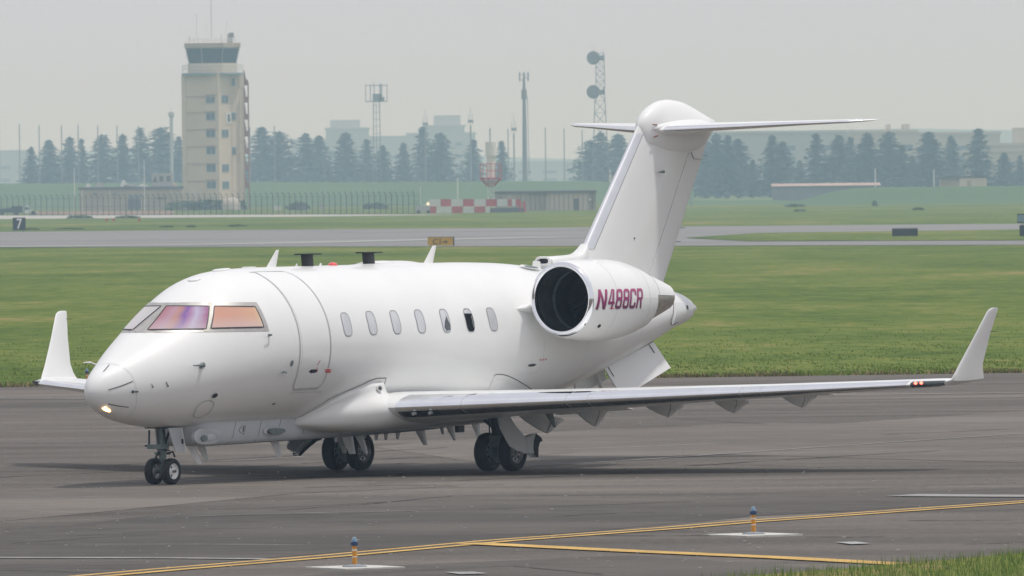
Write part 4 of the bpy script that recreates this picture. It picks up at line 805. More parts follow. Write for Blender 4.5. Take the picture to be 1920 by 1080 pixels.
def fquad(name, c4, m, parent=None, off=.006, nx=14, ny=6, dz=0):
    """patch bounded by four (x, angle) corners TL, TR, BR, BL laid on the skin, with real edge thickness"""
    V = []; UV = []
    poly = len(c4) == 2
    if poly: nx = len(c4[0]) - 1
    for lay in (off, -.02):
        for j in range(ny + 1):
            for i in range(nx + 1):
                u, v = i / nx, j / ny
                if poly: x, a = (c4[0][i][k_] * (1 - v) + c4[1][i][k_] * v for k_ in (0, 1)); V.append(Q(fsp(x, a, lay))); UV.append((u, v)); continue
                x = (c4[0][0] * (1 - u) + c4[1][0] * u) * (1 - v) + (c4[3][0] * (1 - u) + c4[2][0] * u) * v
                a = (c4[0][1] * (1 - u) + c4[1][1] * u) * (1 - v) + (c4[3][1] * (1 - u) + c4[2][1] * u) * v
                V.append(Q(fsp(x, a, lay))); UV.append((u, v))
    N = (nx + 1) * (ny + 1); idx = lambda i, j, l=0: j * (nx + 1) + i + l * N
    F = [(idx(i, j), idx(i + 1, j), idx(i + 1, j + 1), idx(i, j + 1)) for j in range(ny) for i in range(nx)]
    F += [(idx(i, 0), idx(i + 1, 0), idx(i + 1, 0, 1), idx(i, 0, 1)) for i in range(nx)] + [(idx(i, ny), idx(i + 1, ny), idx(i + 1, ny, 1), idx(i, ny, 1)) for i in range(nx)]
    F += [(idx(0, j), idx(0, j + 1), idx(0, j + 1, 1), idx(0, j, 1)) for j in range(ny)] + [(idx(nx, j), idx(nx, j + 1), idx(nx, j + 1, 1), idx(nx, j, 1)) for j in range(ny)]
    return mesh(name, V, F, m, parent or fus, True, 40, UV)
def fblob(name, outline, m, parent=None, off=.004):
    """filled outline [(x, angle)] on the skin: centre fan in rings"""
    cx = sum(p[0] for p in outline) / len(outline); ca_ = sum(p[1] for p in outline) / len(outline); n = len(outline); V = [Q(fsp(cx, ca_, off))]
    for s in (.35, .7, 1): V += [Q(fsp(cx + (p[0] - cx) * s, ca_ + (p[1] - ca_) * s, off)) for p in outline]
    F = [(0, 1 + k, 1 + (k + 1) % n) for k in range(n)] + [(1 + r_ * n + k, 1 + (r_ + 1) * n + k, 1 + (r_ + 1) * n + (k + 1) % n, 1 + r_ * n + (k + 1) % n) for r_ in range(2) for k in range(n)]
    return mesh(name, V, F, m, parent or fus, True)
def mir(L): return [(x, PI - a) for x, a in L]
# --- cockpit glazing
PB = ([(-7.9, 1.521), (-7.883, 1.427), (-7.854, 1.342), (-7.815, 1.265), (-7.767, 1.194), (-7.712, 1.128), (-7.649, 1.067), (-7.581, 1.01), (-7.508, 0.956)], [(-8.603, 1.39), (-8.549, 1.259), (-8.478, 1.146), (-8.395, 1.046), (-8.303, 0.957), (-8.203, 0.877), (-8.096, 0.803), (-7.982, 0.734), (-7.862, 0.67)])
PC = ([(-7.433, 0.909), (-7.354, 0.864), (-7.271, 0.824), (-7.185, 0.785), (-7.095, 0.749), (-7.001, 0.717), (-6.9, 0.688), (-6.792, 0.663), (-6.681, 0.64)], [(-7.774, 0.638), (-7.655, 0.589), (-7.53, 0.544), (-7.401, 0.503), (-7.266, 0.466), (-7.13, 0.432), (-6.988, 0.402), (-6.836, 0.376), (-6.677, 0.354)])
FB = ([(-7.79, 1.571), (-7.79, 1.50), (-7.773, 1.42), (-7.737, 1.335), (-7.688, 1.258), (-7.628, 1.18), (-7.558, 1.108), (-7.481, 1.042), (-7.395, 0.982)], [(-8.715, 1.571), (-8.69, 1.38), (-8.588, 1.163), (-8.492, 1.04), (-8.383, 0.933), (-8.263, 0.838), (-8.134, 0.752), (-7.996, 0.674), (-7.849, 0.602)])
FC = ([(-7.395, 0.982), (-7.312, 0.933), (-7.224, 0.888), (-7.133, 0.845), (-7.037, 0.807), (-6.933, 0.773), (-6.82, 0.745), (-6.702, 0.718), (-6.579, 0.695)], [(-7.849, 0.602), (-7.712, 0.546), (-7.568, 0.495), (-7.417, 0.449), (-7.26, 0.408), (-7.1, 0.37), (-6.933, 0.338), (-6.753, 0.311), (-6.565, 0.287)])
PO = ([(-7.464, 1.02), (-7.431, 0.998), (-7.398, 0.976)], [(-7.923, 0.654), (-7.883, 0.633), (-7.841, 0.614)])
for side in (0, 1):
    g = (lambda P: tuple(mir(L) for L in P)) if side else (lambda P: P)
    loop = lambda P: P[0] + P[1][::-1] + [P[0][0]]
    wf = fquad('window_frame', g(FB), 'winframe', off=.005, ny=10)
    wf2 = fquad('window_frame', g(FC), 'winframe', off=.005, ny=10)
    if not side: tag(wf, 'bare metal frame around the front windshield pane'); tag(wf2, 'bare metal frame around the side cockpit pane')
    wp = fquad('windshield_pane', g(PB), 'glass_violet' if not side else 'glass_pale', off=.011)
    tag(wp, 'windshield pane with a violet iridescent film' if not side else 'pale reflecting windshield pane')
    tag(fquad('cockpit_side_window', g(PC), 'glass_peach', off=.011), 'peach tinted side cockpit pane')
    for pn in (wp, [o_ for o_ in col.objects if o_.name.startswith('cockpit_side_window')][-1]):
        me_ = pn.data; co = [v.co for v in me_.vertices]; nx_ = 9; k_ = len(co) // 2
        d1 = (co[nx_ - 1] - co[0]); d2 = (co[k_ - nx_] - co[0]); nn_ = d1.cross(d2).normalized(); 
        if nn_.dot(me_.polygons[40].normal) < 0: nn_ = -nn_
        me_.normals_split_custom_set_from_vertices([(nn_ * .85 + v.normal * .15).normalized() if i_ < k_ else v.normal for i_, v in enumerate(me_.vertices)])
    fribbon('pane_seal', loop(g(PB)), .020, 'black', off=.0145, sub=3, smoothpath=False)
    fribbon('pane_seal', loop(g(PC)), .020, 'black', off=.0145, sub=3, smoothpath=False)
    fquad('window_post', g(PO), 'winpost', off=.009, ny=8)
fquad('window_post', ([(-7.80, 1.61), (-7.80, 1.53)], [(-8.68, 1.66), (-8.68, 1.48)]), 'winframe', off=.008, ny=8)
# --- cabin windows
for i, (x0, a0) in enumerate([(-4.326, .257), (-3.549, .265), (-2.808, .266), (-2.04, .266), (-1.255, .264), (-.497, .261), (.236, .263)]):
  for side in (0, 1):
    ol = []
    for k in range(28):
        t = 2 * PI * k / 28; c, s = math.cos(t), math.sin(t); e = 2 / 3.4
        ol.append((x0 + .125 * math.copysign(abs(c) ** e, c), a0 + .155 * math.copysign(abs(s) ** e, s)))
    g = (lambda L: mir(L)) if side else (lambda L: L)
    wn = fblob('cabin_window', g(ol), 'panedark' if i == 5 and not side else 'pane', off=.004)
    if not side and i == 5: tag(wn, 'dark cabin window with its shade raised')
    fribbon('window_rim', g(ol + [ol[0]]), .012, 'winrim', off=.006, sub=2)
    if i == 5 and not side:
        fblob('shade', [(x0 - .11, a0 + .09), (x0 - .10, a0 + .135), (x0 + .02, a0 + .15), (x0 + .10, a0 + .125), (x0 + .115, a0 + .085)], 'pane', off=.0065)
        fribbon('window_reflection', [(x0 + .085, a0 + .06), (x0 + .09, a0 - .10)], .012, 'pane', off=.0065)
    if i == 4 and not side:
        fblob('raised_shade_gap', [(x0 - .03, a0 - .01), (x0 + .06, a0 + .06), (x0 + .105, a0 - .05), (x0 + .10, a0 - .125), (x0 - .02, a0 - .14), (x0 - .075, a0 - .09)], 'lens', off=.0065)
# --- cabin door: its own skin panel a few mm proud, with grey seal
dl, dr_ = -5.79, -4.885
door = fquad('cabin_door', [(dl + .02, 1.27), (dr_ - .02, 1.19), (dr_ - .03, -.56), (dl + .08, -.555)], 'paint', off=.004, nx=8, ny=30)
fribbon('door_seal', [(dl + .01, 1.27), (dl, 1.0), (dl, .5), (dl, .08), (dl, -.3), (dl + .03, -.5), (dl + .10, -.575)], .028, 'softseam', off=.007)
fribbon('door_seal', [(dr_ - .06, 1.21), (dr_, 1.05), (dr_, .6), (dr_, .1), (dr_, -.3), (dr_ - .02, -.5), (dr_ - .10, -.575)], .030, 'softseam', off=.007)
fribbon('door_seal', [(dl + .09, -.57), (dr_ - .09, -.578)], .05, 'softseam', off=.0065)
fribbon('door_seal', [(dl - .1, 1.275), (dr_ - .06, 1.235)], .026, 'softseam', off=.0065)
fribbon('door_step_edge', [(dl + .02, -.62), (dr_ + .12, -.635)], .010, 'softseam', off=.005)
fblob('door_handle', [(-5.467, -.322), (-5.40, -.303), (-5.27, -.303), (-5.179, -.327), (-5.25, -.348), (-5.38, -.350)], 'lens', off=.008)
fribbon('red_door_mark', [(-5.181, -.188), (-5.246, -.255)], .016, 'red', off=.008); fribbon('red_door_mark', [(-5.232, -.28), (-5.21, -.345)], .016, 'red', off=.008)
fquad('red_rescue_mark', [(-4.975, -.312), (-4.80, -.315), (-4.79, -.332), (-4.965, -.329)], 'red', off=.009, nx=3, ny=1)
fquad('red_rescue_mark', [(-4.960, -.338), (-4.785, -.341), (-4.775, -.360), (-4.950, -.357)], 'red', off=.009, nx=3, ny=1)
# --- small skin fittings and seams, port side
fribbon('radome_seam', [(-9.66, 1.9), (-9.62, 1.351), (-9.568, 1.016), (-9.503, .612), (-9.465, .292), (-9.436, -.064), (-9.407, -.324), (-9.355, -.70), (-9.33, -1.2)], .006, 'softseam')
for a, b in (((-9.648, 1.322), (-9.827, 1.217)), ((-9.482, .225), (-9.899, .065)), ((-9.85, -.725), (-9.482, -.682))):
    fribbon('lightning_strip', [a, b], .016, 'seam', off=.006)
fribbon('nose_pin', [(-9.52, -.12), (-9.40, -.138)], .03, 'gear', off=.02); fribbon('nose_pin', [(-9.52, -.12), (-9.49, -.125)], .05, 'black', off=.024)
fribbon('latch', [(-9.169, .035), (-9.139, -.074)], .022, 'softseam', off=.006); fribbon('latch', [(-9.15, -.045), (-9.137, -.08)], .026, 'black', off=.007)
fribbon('latch', [(-8.903, -.002), (-8.859, -.125)], .022, 'gear', off=.006); fribbon('latch', [(-8.87, -.09), (-8.857, -.128)], .026, 'black', off=.007)
fblob('ice_detector', [(-7.815 + .06 * math.cos(t), -.466 + .045 * math.sin(t)) for t in np.linspace(0, 5.7, 9)], 'black', off=.02)
fribbon('hatch_outline', [(-7.994, -.897), (-8.077, -.704), (-8.014, -.581), (-7.882, -.562), (-7.746, -.618), (-7.687, -.712), (-7.667, -.861), (-7.742, -.955), (-7.878, -.964), (-7.994, -.897)], .022, 'softseam')
fblob('static_port', [(-6.022 + .04 * math.cos(t), -.788 + .02 * math.sin(t)) for t in np.linspace(0, 5.7, 8)], 'seam', off=.006)
fblob('static_port', [(-6.005 + .045 * math.cos(t), -.182 + .042 * math.sin(t)) for t in np.linspace(0, 5.7, 10)], 'gear', off=.006)
mb = MB(); P0 = fsp(-8.2, .125); n0 = fnrm(-8.2, .125)
mb.tube([Q(P0), Q(P0 + n0 * .09 + Vector((-.02, 0, 0)))], .035, 8); mb.tube([Q(P0 + n0 * .09), Q(P0 + n0 * .095 + Vector((-.33, 0, 0)))], [.022, .010], 6)
mb.build('pitot_probe', 'gear', fus, True)
fblob('probe_base', [(-8.18 + .07 * math.cos(t), .125 + .06 * math.sin(t)) for t in np.linspace(0, 5.9, 12)], 'softseam', off=.006)
for x, a, l in ((-6.60, .235, .12), (-6.2, -.275, .17)):
    P0 = fsp(x, a); n0 = fnrm(x, a); mb = MB(); mb.tube([Q(P0), Q(P0 + n0 * .07)], .018, 6); mb.tube([Q(P0 + n0 * .07), Q(P0 + n0 * .075 + Vector((-l, 0, .01)))], [.014, .006], 6)
    mb.build('pitot_probe' if l < .15 else 'angle_vane', 'gear', fus)
# far-side probes seen over the nose
P0 = fsp(-9.0, PI - .45); n0 = fnrm(-9.0, PI - .45); mb = MB(); mb.tube([Q(P0), Q(P0 + n0 * .12)], .014, 6); mb.tube([Q(P0 + n0 * .12), Q(P0 + n0 * .12 + Vector((-.2, 0, 0)))], [.016, .008], 6); mb.build('pitot_probe', 'paint_b', fus)
# wing body fairing line
fribbon('fairing_seam', [(-4.65, -1.19), (-4.66, -1.03), (-4.45, -.80), (-4.12, -.67), (-3.74, -.57), (-3.34, -.475), (-2.98, -.465)], .016, 'seam')
fribbon('fairing_seam', [(-2.98, -.465), (-2.93, -.60)], .012, 'seam')
fribbon('fairing_seam', [(.52, -.74), (.45, -.50)], .010, 'softseam'); fribbon('fairing_seam', [(.45, -.50), (.50, -.478), (.70, -.482), (.93, -.51), (1.293, -.584), (1.671, -.678), (2.053, -.788)], .014, 'seam')
fribbon('hatch_seam', [(1.848, -.02), (1.878, -.285), (1.868, -.421), (1.771, -.489), (1.5, -.50)], .006, 'softseam')
fblob('hatch_handle', [(1.42, -.369), (1.50, -.352), (1.62, -.350), (1.72, -.370), (1.62, -.39), (1.50, -.388)], 'lens', off=.008)
for k in range(3): fribbon('small_red_text', [(1.775 + .09 * k, -.30), (1.83 + .09 * k, -.303)], .035, mat('faded_red_print', (.60, .30, .28), .5, noise=(30, .1, 2)), off=.005)
for x in (3.4, 5.65, 7.06): fribbon('skin_joint', [(x, 1.0), (x, .3), (x, -.4), (x, -1.1)], .006, 'softseam')
# aft service door
fquad('service_panel', [(7.36, .40), (7.90, .36), (7.86, -.28), (7.20, -.38)], 'paint_b', off=.022, nx=8, ny=6)
fribbon('service_panel_gap', [(7.33, .44), (7.20, .1), (7.10, -.2), (7.25, -.42), (7.6, -.46)], .022, 'seam', off=.006)
fblob('tail_port', [(8.05 + .05 * math.cos(t), .16 + .12 * math.sin(t)) for t in np.linspace(0, 5.7, 8)], 'seam', off=.006)
mb = MB(); mb.tube([q(8.66, 0, 2.72), q(8.80, 0, 2.70), q(8.90, 0, 2.69), q(8.97, 0, 2.685), q(9.0, 0, 2.685)], [.03, .06, .085, .06, .01], 12); mb.build('tail_light', 'paint', jet, True)
# nose landing lamp
L0 = fsp(-9.83, -1.15); n0 = fnrm(-9.83, -1.15)
fblob('nose_lamp', [(-9.80 + .085 * math.cos(t), -1.12 + .10 * math.sin(t)) for t in np.linspace(0, 5.9, 14)], 'lampglow', off=.008)
fblob('lamp_bulb', [(-9.835 + .03 * math.cos(t), -1.10 + .06 * math.sin(t)) for t in np.linspace(0, 5.9, 10)], 'lampcore', off=.016)

# --- airfoil lofts
def foil(n=18, t=.12):
    """closed section (chordwise fraction, height/chord), upper from tail to nose then lower back"""
    xs_ = [.5 * (1 - math.cos(PI * k / n)) for k in range(n + 1)]
    yt = lambda x: 5 * t * (.2969 * math.sqrt(x) - .126 * x - .3516 * x * x + .2843 * x ** 3 - .1036 * x ** 4)
    return [(x, yt(x) * 1.0) for x in reversed(xs_)] + [(x, -yt(x) * .95) for x in xs_[1:-1]]
def lerp(a, b, t): return a + (b - a) * t
def w_le(y): return -3.33 + (y - 1.55) * .607 if y < 9.2 else 1.31 + 7.0 * (y - 9.2) ** 2
def w_te(y):
    if y < 3.1: return lerp(1.35, 1.50, max(0, (y - 1.3)) / 1.8)
    if y < 6.9: return lerp(1.50, 2.20, (y - 3.1) / 3.8)
    return lerp(2.20, 2.95, (y - 6.9) / 2.4)
def w_z(y): return 1.155 + (y - 1.55) * .0445
def w_t(y): return lerp(.118, .095, min(1, max(0, (y - 1.5) / 7.8)))
def w_sec(y, s=1, off=0, n=18):
    le, te, z = w_le(y), w_te(y), w_z(y); c = te - le; tw = R(lerp(1.0, -1.5, (y - 1.5) / 7.8))
    out = []
    for fx, fz in foil(n, w_t(y)):
        # offset outwards for skins
        zz = fz * c + (off if fz > 0 else -off if fz < 0 else 0)
        out.append(q(le + fx * c - (off if fx < .02 else 0), s * y, z + zz - (fx - .35) * c * math.sin(tw)))
    return out
for s, nm in ((1, 'port'), (-1, 'starboard')):
    ys = [.9, 1.55, 2.2, 3.1, 4.2, 5.4, 6.9, 8.0, 8.8, 9.2, 9.3, 9.38, 9.42]
    mb = MB(); mb.loft([w_sec(y, s) for y in ys]); wing = mb.build('wing', 'paint_b', jet, True, 40)
    # polished leading edge, in slat-like lengths with joints between them
    cuts = [1.60, 2.55, 4.08, 4.40, 6.62, 6.92, 9.06]
    for a, b in zip(cuts[:-1], cuts[1:]):
        ya, yb = a + .006, b - .006; rings = []
        for k in range(5):
            y = lerp(ya, yb, k / 4); full = w_sec(y, s, .006, 30); le, te = w_le(y), w_te(y)
            f_ = foil(30, w_t(y)); keep_ = [i for i, (fx, fz) in enumerate(f_) if fx < (.115 if fz >= 0 else .085)]
            keep_.sort(key=lambda i: i); rings.append([full[i] for i in keep_])
        mb = MB(); mb.loft(rings, caps=False, closed=False); mesh('leading_edge', mb.v, mb.f, 'chrome', wing, True)
    # winglet
    base = [(2.0, 9.3, 1.515), (1.86, 9.42, 1.53)]
    def wl_sec(le, te, y, z, cant, t=.09):
        c = te - le; o = []
        for fx, fz in foil(14, t):
            h = fz * c; o.append(q(le + fx * c, s * (y - h * math.cos(cant)), z + h * math.sin(cant)))
        return o
    rings = [w_sec(9.40, s, 0, 14)]
    for le, te, y, z, ca_ in ((1.80, 3.0, 9.44, 1.515, R(80)), (1.93, 3.04, 9.535, 1.55, R(30)), (2.0, 2.98, 9.555, 1.64, R(14)), (2.12, 2.92, 9.58, 1.80, R(12)), (2.46, 2.99, 9.68, 2.27, R(11)), (2.75, 3.10, 9.775, 2.70, R(11)), (2.82, 3.11, 9.785, 2.745, R(11)), (2.90, 3.09, 9.79, 2.765, R(11))):
        rings.append(wl_sec(le, te, y, z, ca_))
    mb = MB(); mb.loft(rings); wlt = mb.build('winglet', 'paint', jet, True, 40)
    for z, x in ((2.62, 3.05), (2.36, 2.985)):
        mb = MB(); mb.tube([q(x - .01, s * (9.745 if z > 2.5 else 9.70), z), q(x + .15, s * 9.74, z - .01)], .005, 5); mb.build('static_wick', 'black', wlt)
    # navigation light in the tip leading edge
    rings = []
    for k in range(9):
        y = lerp(9.12, 9.47, k / 8); ww = math.sin(PI * (k + .35) / 8.7) ** .6; f_ = foil(30, w_t(y)); full = w_sec(y, s, .012, 30)
        rings.append([full[i] for i, (fx, fz) in enumerate(f_) if fx < .045][:])
    mb = MB(); mb.loft(rings, caps=False, closed=False); nl = mesh('navigation_light', mb.v, mb.f, 'lens', jet, True)
    for y in (9.21, 9.29):
        x = w_le(y) - .02; mb = MB(); mb.tube([q(x + .02, s * (y - .02), w_z(y) + .01), q(x - .012, s * y, w_z(y) + .01)], .026, 10)
        mb.build('light_bulb', 'navred' if s > 0 else 'lens', nl)
    # flaps, set down
    for (ya, yb, xa, za, xb, zb, nm2) in ((1.60, 3.08, 1.90, .93, 2.00, 1.02, 'i'), (3.24, 6.88, 2.02, 1.10, 2.55, 1.28, 'o')):
        rings = []
        for k in range(5):
            y = lerp(ya, yb, k / 4); xt = lerp(xa, xb, k / 4); zt = lerp(za, zb, k / 4); x0 = w_te(y) - .12; z0 = w_z(y) - .03
            c = math.hypot(xt - x0, zt - z0); dx_, dz_ = (xt - x0) / c, (zt - z0) / c
            rings.append([q(x0 + fx * c * dx_ - fz * c * dz_, s * y, z0 + fx * c * dz_ + fz * c * dx_) for fx, fz in foil(10, .13)])
        mb = MB(); mb.loft(rings); mb.build('flap', 'paint_b', jet, True, 40)
    # flap track fairings: forward canoe fixed to the wing, aft tail dropped with the flap
    for (y, xf, zf, xt, zt, xa, za) in ((1.72, .3, .98, 1.32, .62, 1.82, .84), (2.55, .9, 1.02, 1.58, .74, 1.98, 1.00), (4.0, .75, 1.15, 1.66, .90, 2.14, 1.08), (5.27, .98, 1.23, 1.78, .97, 2.24, 1.15), (6.53, 1.18, 1.30, 1.98, 1.06, 2.44, 1.25)):
        big = y < 3; hw = .13 if big else .09
        xm = xt - .07; zwl = w_z(y)
        sec = lambda x, ztop, zbot, h: [q(x, s * (y - h), ztop), q(x, s * (y + h), ztop), q(x, s * (y + h * .8), lerp(ztop, zbot, .55)), q(x, s * (y + h * .12), zbot), q(x, s * (y - h * .12), zbot), q(x, s * (y - h * .8), lerp(ztop, zbot, .55))]
        mb = MB(); mb.loft([sec(xf, zf + .10, zf + .02, .03), sec(lerp(xf, xm, .3), zwl, lerp(zf, zt, .32), hw * .8), sec(lerp(xf, xm, .7), zwl - .02, lerp(zf, zt, .72), hw), sec(xm, zwl - .04, zt + .015, hw)])
        ff = mb.build('flap_track_fairing', 'paint_b', jet, False)
        mb = MB(); mb.loft([sec(xm + .035, za + .10, zt - .0, hw * .95), sec(xt + .10, za + .06, zt + .03, hw * .75), sec(lerp(xt, xa, .6), za + .05, lerp(zt, za, .62), hw * .5), sec(xa, za + .02, za - .02, .02)])
        mb.build('fairing_tail', 'paint_b', ff, False)
        mb = MB(); mb.prism([q(xt + .02, s * (y + hw * .9), zt + .10), q(xt + .20, s * (y + hw * .85), za + .02), q(xt + .10, s * (y + hw * .95), za - .02)], (0, s * .012, 0)); mb.build('hinge_plate', 'paint', ff)
# landing lamp cluster in the port wing root leading edge
y0, y1 = 1.66, 2.20
mb = MB(); rings = []
for k in range(6):
    y = lerp(y0, y1, k / 5); f_ = foil(60, w_t(y)); full = w_sec(y, 1, .010, 60)
    rings.append([full[i] for i, (fx, fz) in enumerate(f_) if fz < -.016 and fx < .052])
nmin = min(len(r_) for r_ in rings); rings = [r_[:nmin] for r_ in rings]
mb.loft(rings, caps=False, closed=False); ll = mesh('landing_light', mb.v, mb.f, 'lens', jet, True)
for y in (1.86, 2.10):
    mb = MB(); x = w_le(y) + .03; z = w_z(y) - .095; mb.tube([q(x + .05, y, z), q(x - .04, y, z)], [.022, .030], 12); mb.build('lamp_reflector', 'rim', ll)

# --- wing to body fairing
st = [(-4.78, .42, .98, .46, .95, .90), (-4.45, .80, 1.20, .86, 1.03, .82), (-4.1, 1.03, 1.41, 1.09, 1.10, .78), (-3.7, 1.12, 1.53, 1.27, 1.13, .76), (-3.35, 1.165, 1.62, 1.50, 1.19, .75), (-3.06, 1.165, 1.62, 1.54, 1.2, .75), (-2.9, .98, 1.36, 1.54, 1.2, .75),
      (-1.2, .98, 1.36, 1.54, 1.2, .77), (.3, .98, 1.36, 1.50, 1.2, .80), (.9, .98, 1.36, 1.36, 1.15, .83), (1.5, .95, 1.34, 1.16, 1.15, .88), (2.05, .84, 1.27, .90, 1.15, .95), (2.6, .5, 1.2, .52, 1.12, 1.02)]
rings = []
sx = [t_[0] for t_ in st]
for x in np.linspace(-4.78, 2.6, 44):
    ya, za, hw, zo, zb = [pchip(sx, [t_[k] for t_ in st], x) for k in range(1, 6)]
    half = catmull([(0, ya * .6, za - .06), (0, ya, za), (0, (ya * .72 + hw * .28), lerp(za, zo, .42)), (0, hw, zo), (0, hw * .93, lerp(zo, zb, .62)), (0, hw * .68, zb + .02), (0, hw * .3, zb), (0, 0, zb)], 4)
    rings.append([q(x, p.y, p.z) for p in half] + [q(x, -p.y, p.z) for p in reversed(half[:-1])])
mb = MB(); mb.loft(rings); wbf = mb.build('wing_fairing', 'paint', jet, True, 60)
mb = MB(); c0 = Vector((-3.27, 1.225, 1.50)); mb.tube([q(*c0), q(*(c0 + Vector((-.03, .06, .015))))], .058, 14); mb.build('fairing_lamp_ring', 'rimw', wbf, True)
mb = MB(); mb.tube([q(*c0), q(*(c0 + Vector((-.033, .066, .017))))], .034, 12); mb.build('fairing_lamp', 'lens', wbf, True)

# --- long belly pod
ks = [(-7.62, .70, 1.00, .22), (-7.56, .655, 1.02, .36), (-7.40, .63, 1.03, .45), (-7.0, .62, 1.05, .50), (-5.5, .635, 1.05, .50), (-3.0, .665, 1.0, .50), (-1.0, .70, .95, .48), (.1, .735, .92, .44), (.5, .78, .92, .38), (1.3, .86, .95, .30)]
kx = [t_[0] for t_ in ks]; rings = []
for x in np.linspace(-7.62, 1.3, 50):
    zb, zt, hw = [pchip(kx, [t_[k] for t_ in ks], x) for k in (1, 2, 3)]
    half = [(hw * .9, zt + .06), (hw, zt - .04), (hw, zb + .16), (hw * .97, zb + .09), (hw * .9, zb + .035), (hw * .78, zb + .008), (hw * .5, zb), (0, zb)]
    rings.append([q(x, a, b) for a, b in half] + [q(x, -a, b) for a, b in reversed(half[:-1])])
mb = MB(); mb.loft(rings); pod = mb.build('belly_pod', 'grey_paint', jet, True, 55)
for (xa, xb) in ((-6.53, -6.68), (-5.76, -5.91), (-5.17, -5.33), (-4.39, -4.56), (-3.26, -3.33)):
    hw = pchip(kx, [t_[3] for t_ in ks], xa); zb = pchip(kx, [t_[1] for t_ in ks], xa); mb = MB()
    mb.tube([q(xa, hw + .001, 1.02), q(lerp(xa, xb, .65), hw + .001, zb + .15), q(xb, hw * .93, zb + .05), q(xb - .02, hw * .78, zb + .006)], .004, 5); mb.build('pod_joint', 'seam', pod)
def lug(cx, cz, rx, rz, d, m, name, y0=.50, par=None, n=24, e=2.6):
    """rounded plate standing off the pod's port wall"""
    ol = []
    for k in range(n):
        t = 2 * PI * k / n; c, s_ = math.cos(t), math.sin(t); ol.append((cx + rx * math.copysign(abs(c) ** (2 / e), c), cz + rz * math.copysign(abs(s_) ** (2 / e), s_)))
    mb = MB(); mb.loft([[q(x, y0 - .03, z) for x, z in ol], [q(x, y0 + d * .7, z) for x, z in ol], [q(cx + (x - cx) * .93, y0 + d, cz + (z - cz) * .9) for x, z in ol]])
    return mb.build(name, m, par or pod, True, 40)
lug(-7.38, .80, .40, .145, .045, 'grey_paint', 'sensor_blister', .475)
lug(-7.52, .765, .095, .055, .035, 'gear', 'sensor_window', .51, e=2)
lug(-7.29, .765, .135, .072, .018, 'grey_paint', 'sensor_window', .513, e=2)
lug(-5.42, .835, .31, .075, .03, 'grey_paint', 'air_scoop_base', .50)
lug(-5.40, .832, .245, .050, .075, 'gear', 'air_scoop', .52)
mb = MB()
tri = [(-6.45, .88), (-6.36, .935), (-6.24, .95), (-6.30, .80), (-6.42, .84), (-6.45, .88)]
mb.tube([q(x, .503, z) for x, z in tri], .004, 5); mb.tube([q(-6.30, .504, .93), q(-6.32, .504, .85)], .010, 6); mb.build('pod_marking', 'seam', pod)

# --- blade antennas
def blade_ant(name, b0, b1, t0, t1, y=0, m='paint_b', par=jet, th=.03, tilt=0):
    """base from b0 to b1, tip from t0 to t1, each (x, z)"""
    def sec(a, b, h, yy):
        (xa, za), (xb, zb) = a, b; return [q(lerp(xa, xb, f), yy + sg * h, lerp(za, zb, f)) for f, sg in ((0, 0), (.25, 1), (.7, .9), (1, 0), (.7, -.9), (.25, -1))]
    mb = MB(); mb.loft([sec(b0, b1, th, y), sec(t0, t1, th * .45, y + tilt)]); return mb.build(name, m, par, True, 50)
G = 'paint_b'
for a in (((-7.47, .66), (-7.20, .66), (-7.14, .32), (-7.0, .32), .12), ((-6.82, .66), (-6.53, .66), (-6.50, .35), (-6.39, .35), -.15), ((-4.94, .67), (-4.66, .67), (-4.69, .36), (-4.56, .36), .1),
          ((-2.83, .70), (-2.46, .70), (-2.57, .36), (-2.37, .36), .15), ((-2.70, .70), (-2.40, .70), (-2.47, .37), (-2.35, .37), -.05), ((-2.34, .70), (-2.06, .70), (-2.03, .36), (-1.91, .36), .1)):
    blade_ant('blade_antenna', *a[:4], y=a[4], m='paint_b')
for x in (-3.0, -2.2, -1.75, -1.45, -1.08): blade_ant('stub_antenna', (x, .72), (x + .17, .72), (x + .03, .575), (x + .11, .575), .12, th=.02)
for a in (((-.74, .80), (-.34, .76), (-.40, .46), (-.26, .46), .25), ((.74, .86), (.93, .85), (.88, .61), (.96, .61), -.2), ((.30, .86), (.66, .86), (.64, .51), (.72, .51), .2), ((1.12, .90), (1.48, .90), (1.41, .54), (1.54, .54), .2),
          ((.02, 1.12), (.34, 1.14), (.42, .75), (.52, .75), 2.42), ((-1.78, .74), (-1.64, .74), (-1.72, .60), (-1.66, .60), -.1)):
    blade_ant('blade_antenna', *a[:4], y=a[4], m='paint_b' if a[4] < 2 else 'gear')
mb = MB(); mb.box(q(1.15, -.12, .64), q(.95, .10, .92)); mb.box(q(1.35, -.2, .80), q(.8, .25, .93)); mb.build('drain_mast', 'gear_dark', jet)
for a in (((-4.83, 3.60), (-4.53, 3.60), (-4.52, 3.90), (-4.43, 3.90)), ((.05, 3.61), (.35, 3.61), (.35, 3.92), (.47, 3.92))): blade_ant('blade_antenna', *a, y=0, m='paint')
for (b0, b1, t0, t1, pa, pb) in (((-3.74, 3.60), (-3.37, 3.60), (-3.77, 3.81), (-3.40, 3.81), -3.95, -3.16), ((-1.85, 3.61), (-1.47, 3.61), (-1.88, 3.815), (-1.50, 3.815), -2.05, -1.27)):
    ta = blade_ant('tee_antenna', b0, b1, t0, t1, 0, 'black', th=.05); zt = t0[1]
    ol = [(pa, 0), (lerp(pa, pb, .15), .10), (lerp(pa, pb, .5), .15), (lerp(pa, pb, .85), .10), (pb, 0), (lerp(pa, pb, .85), -.10), (lerp(pa, pb, .5), -.15), (lerp(pa, pb, .15), -.10)]
    mb = MB(); mb.prism([q(x, y, zt - .004) for x, y in ol], (0, 0, .022)); mb.build('antenna_plate', 'black', ta)
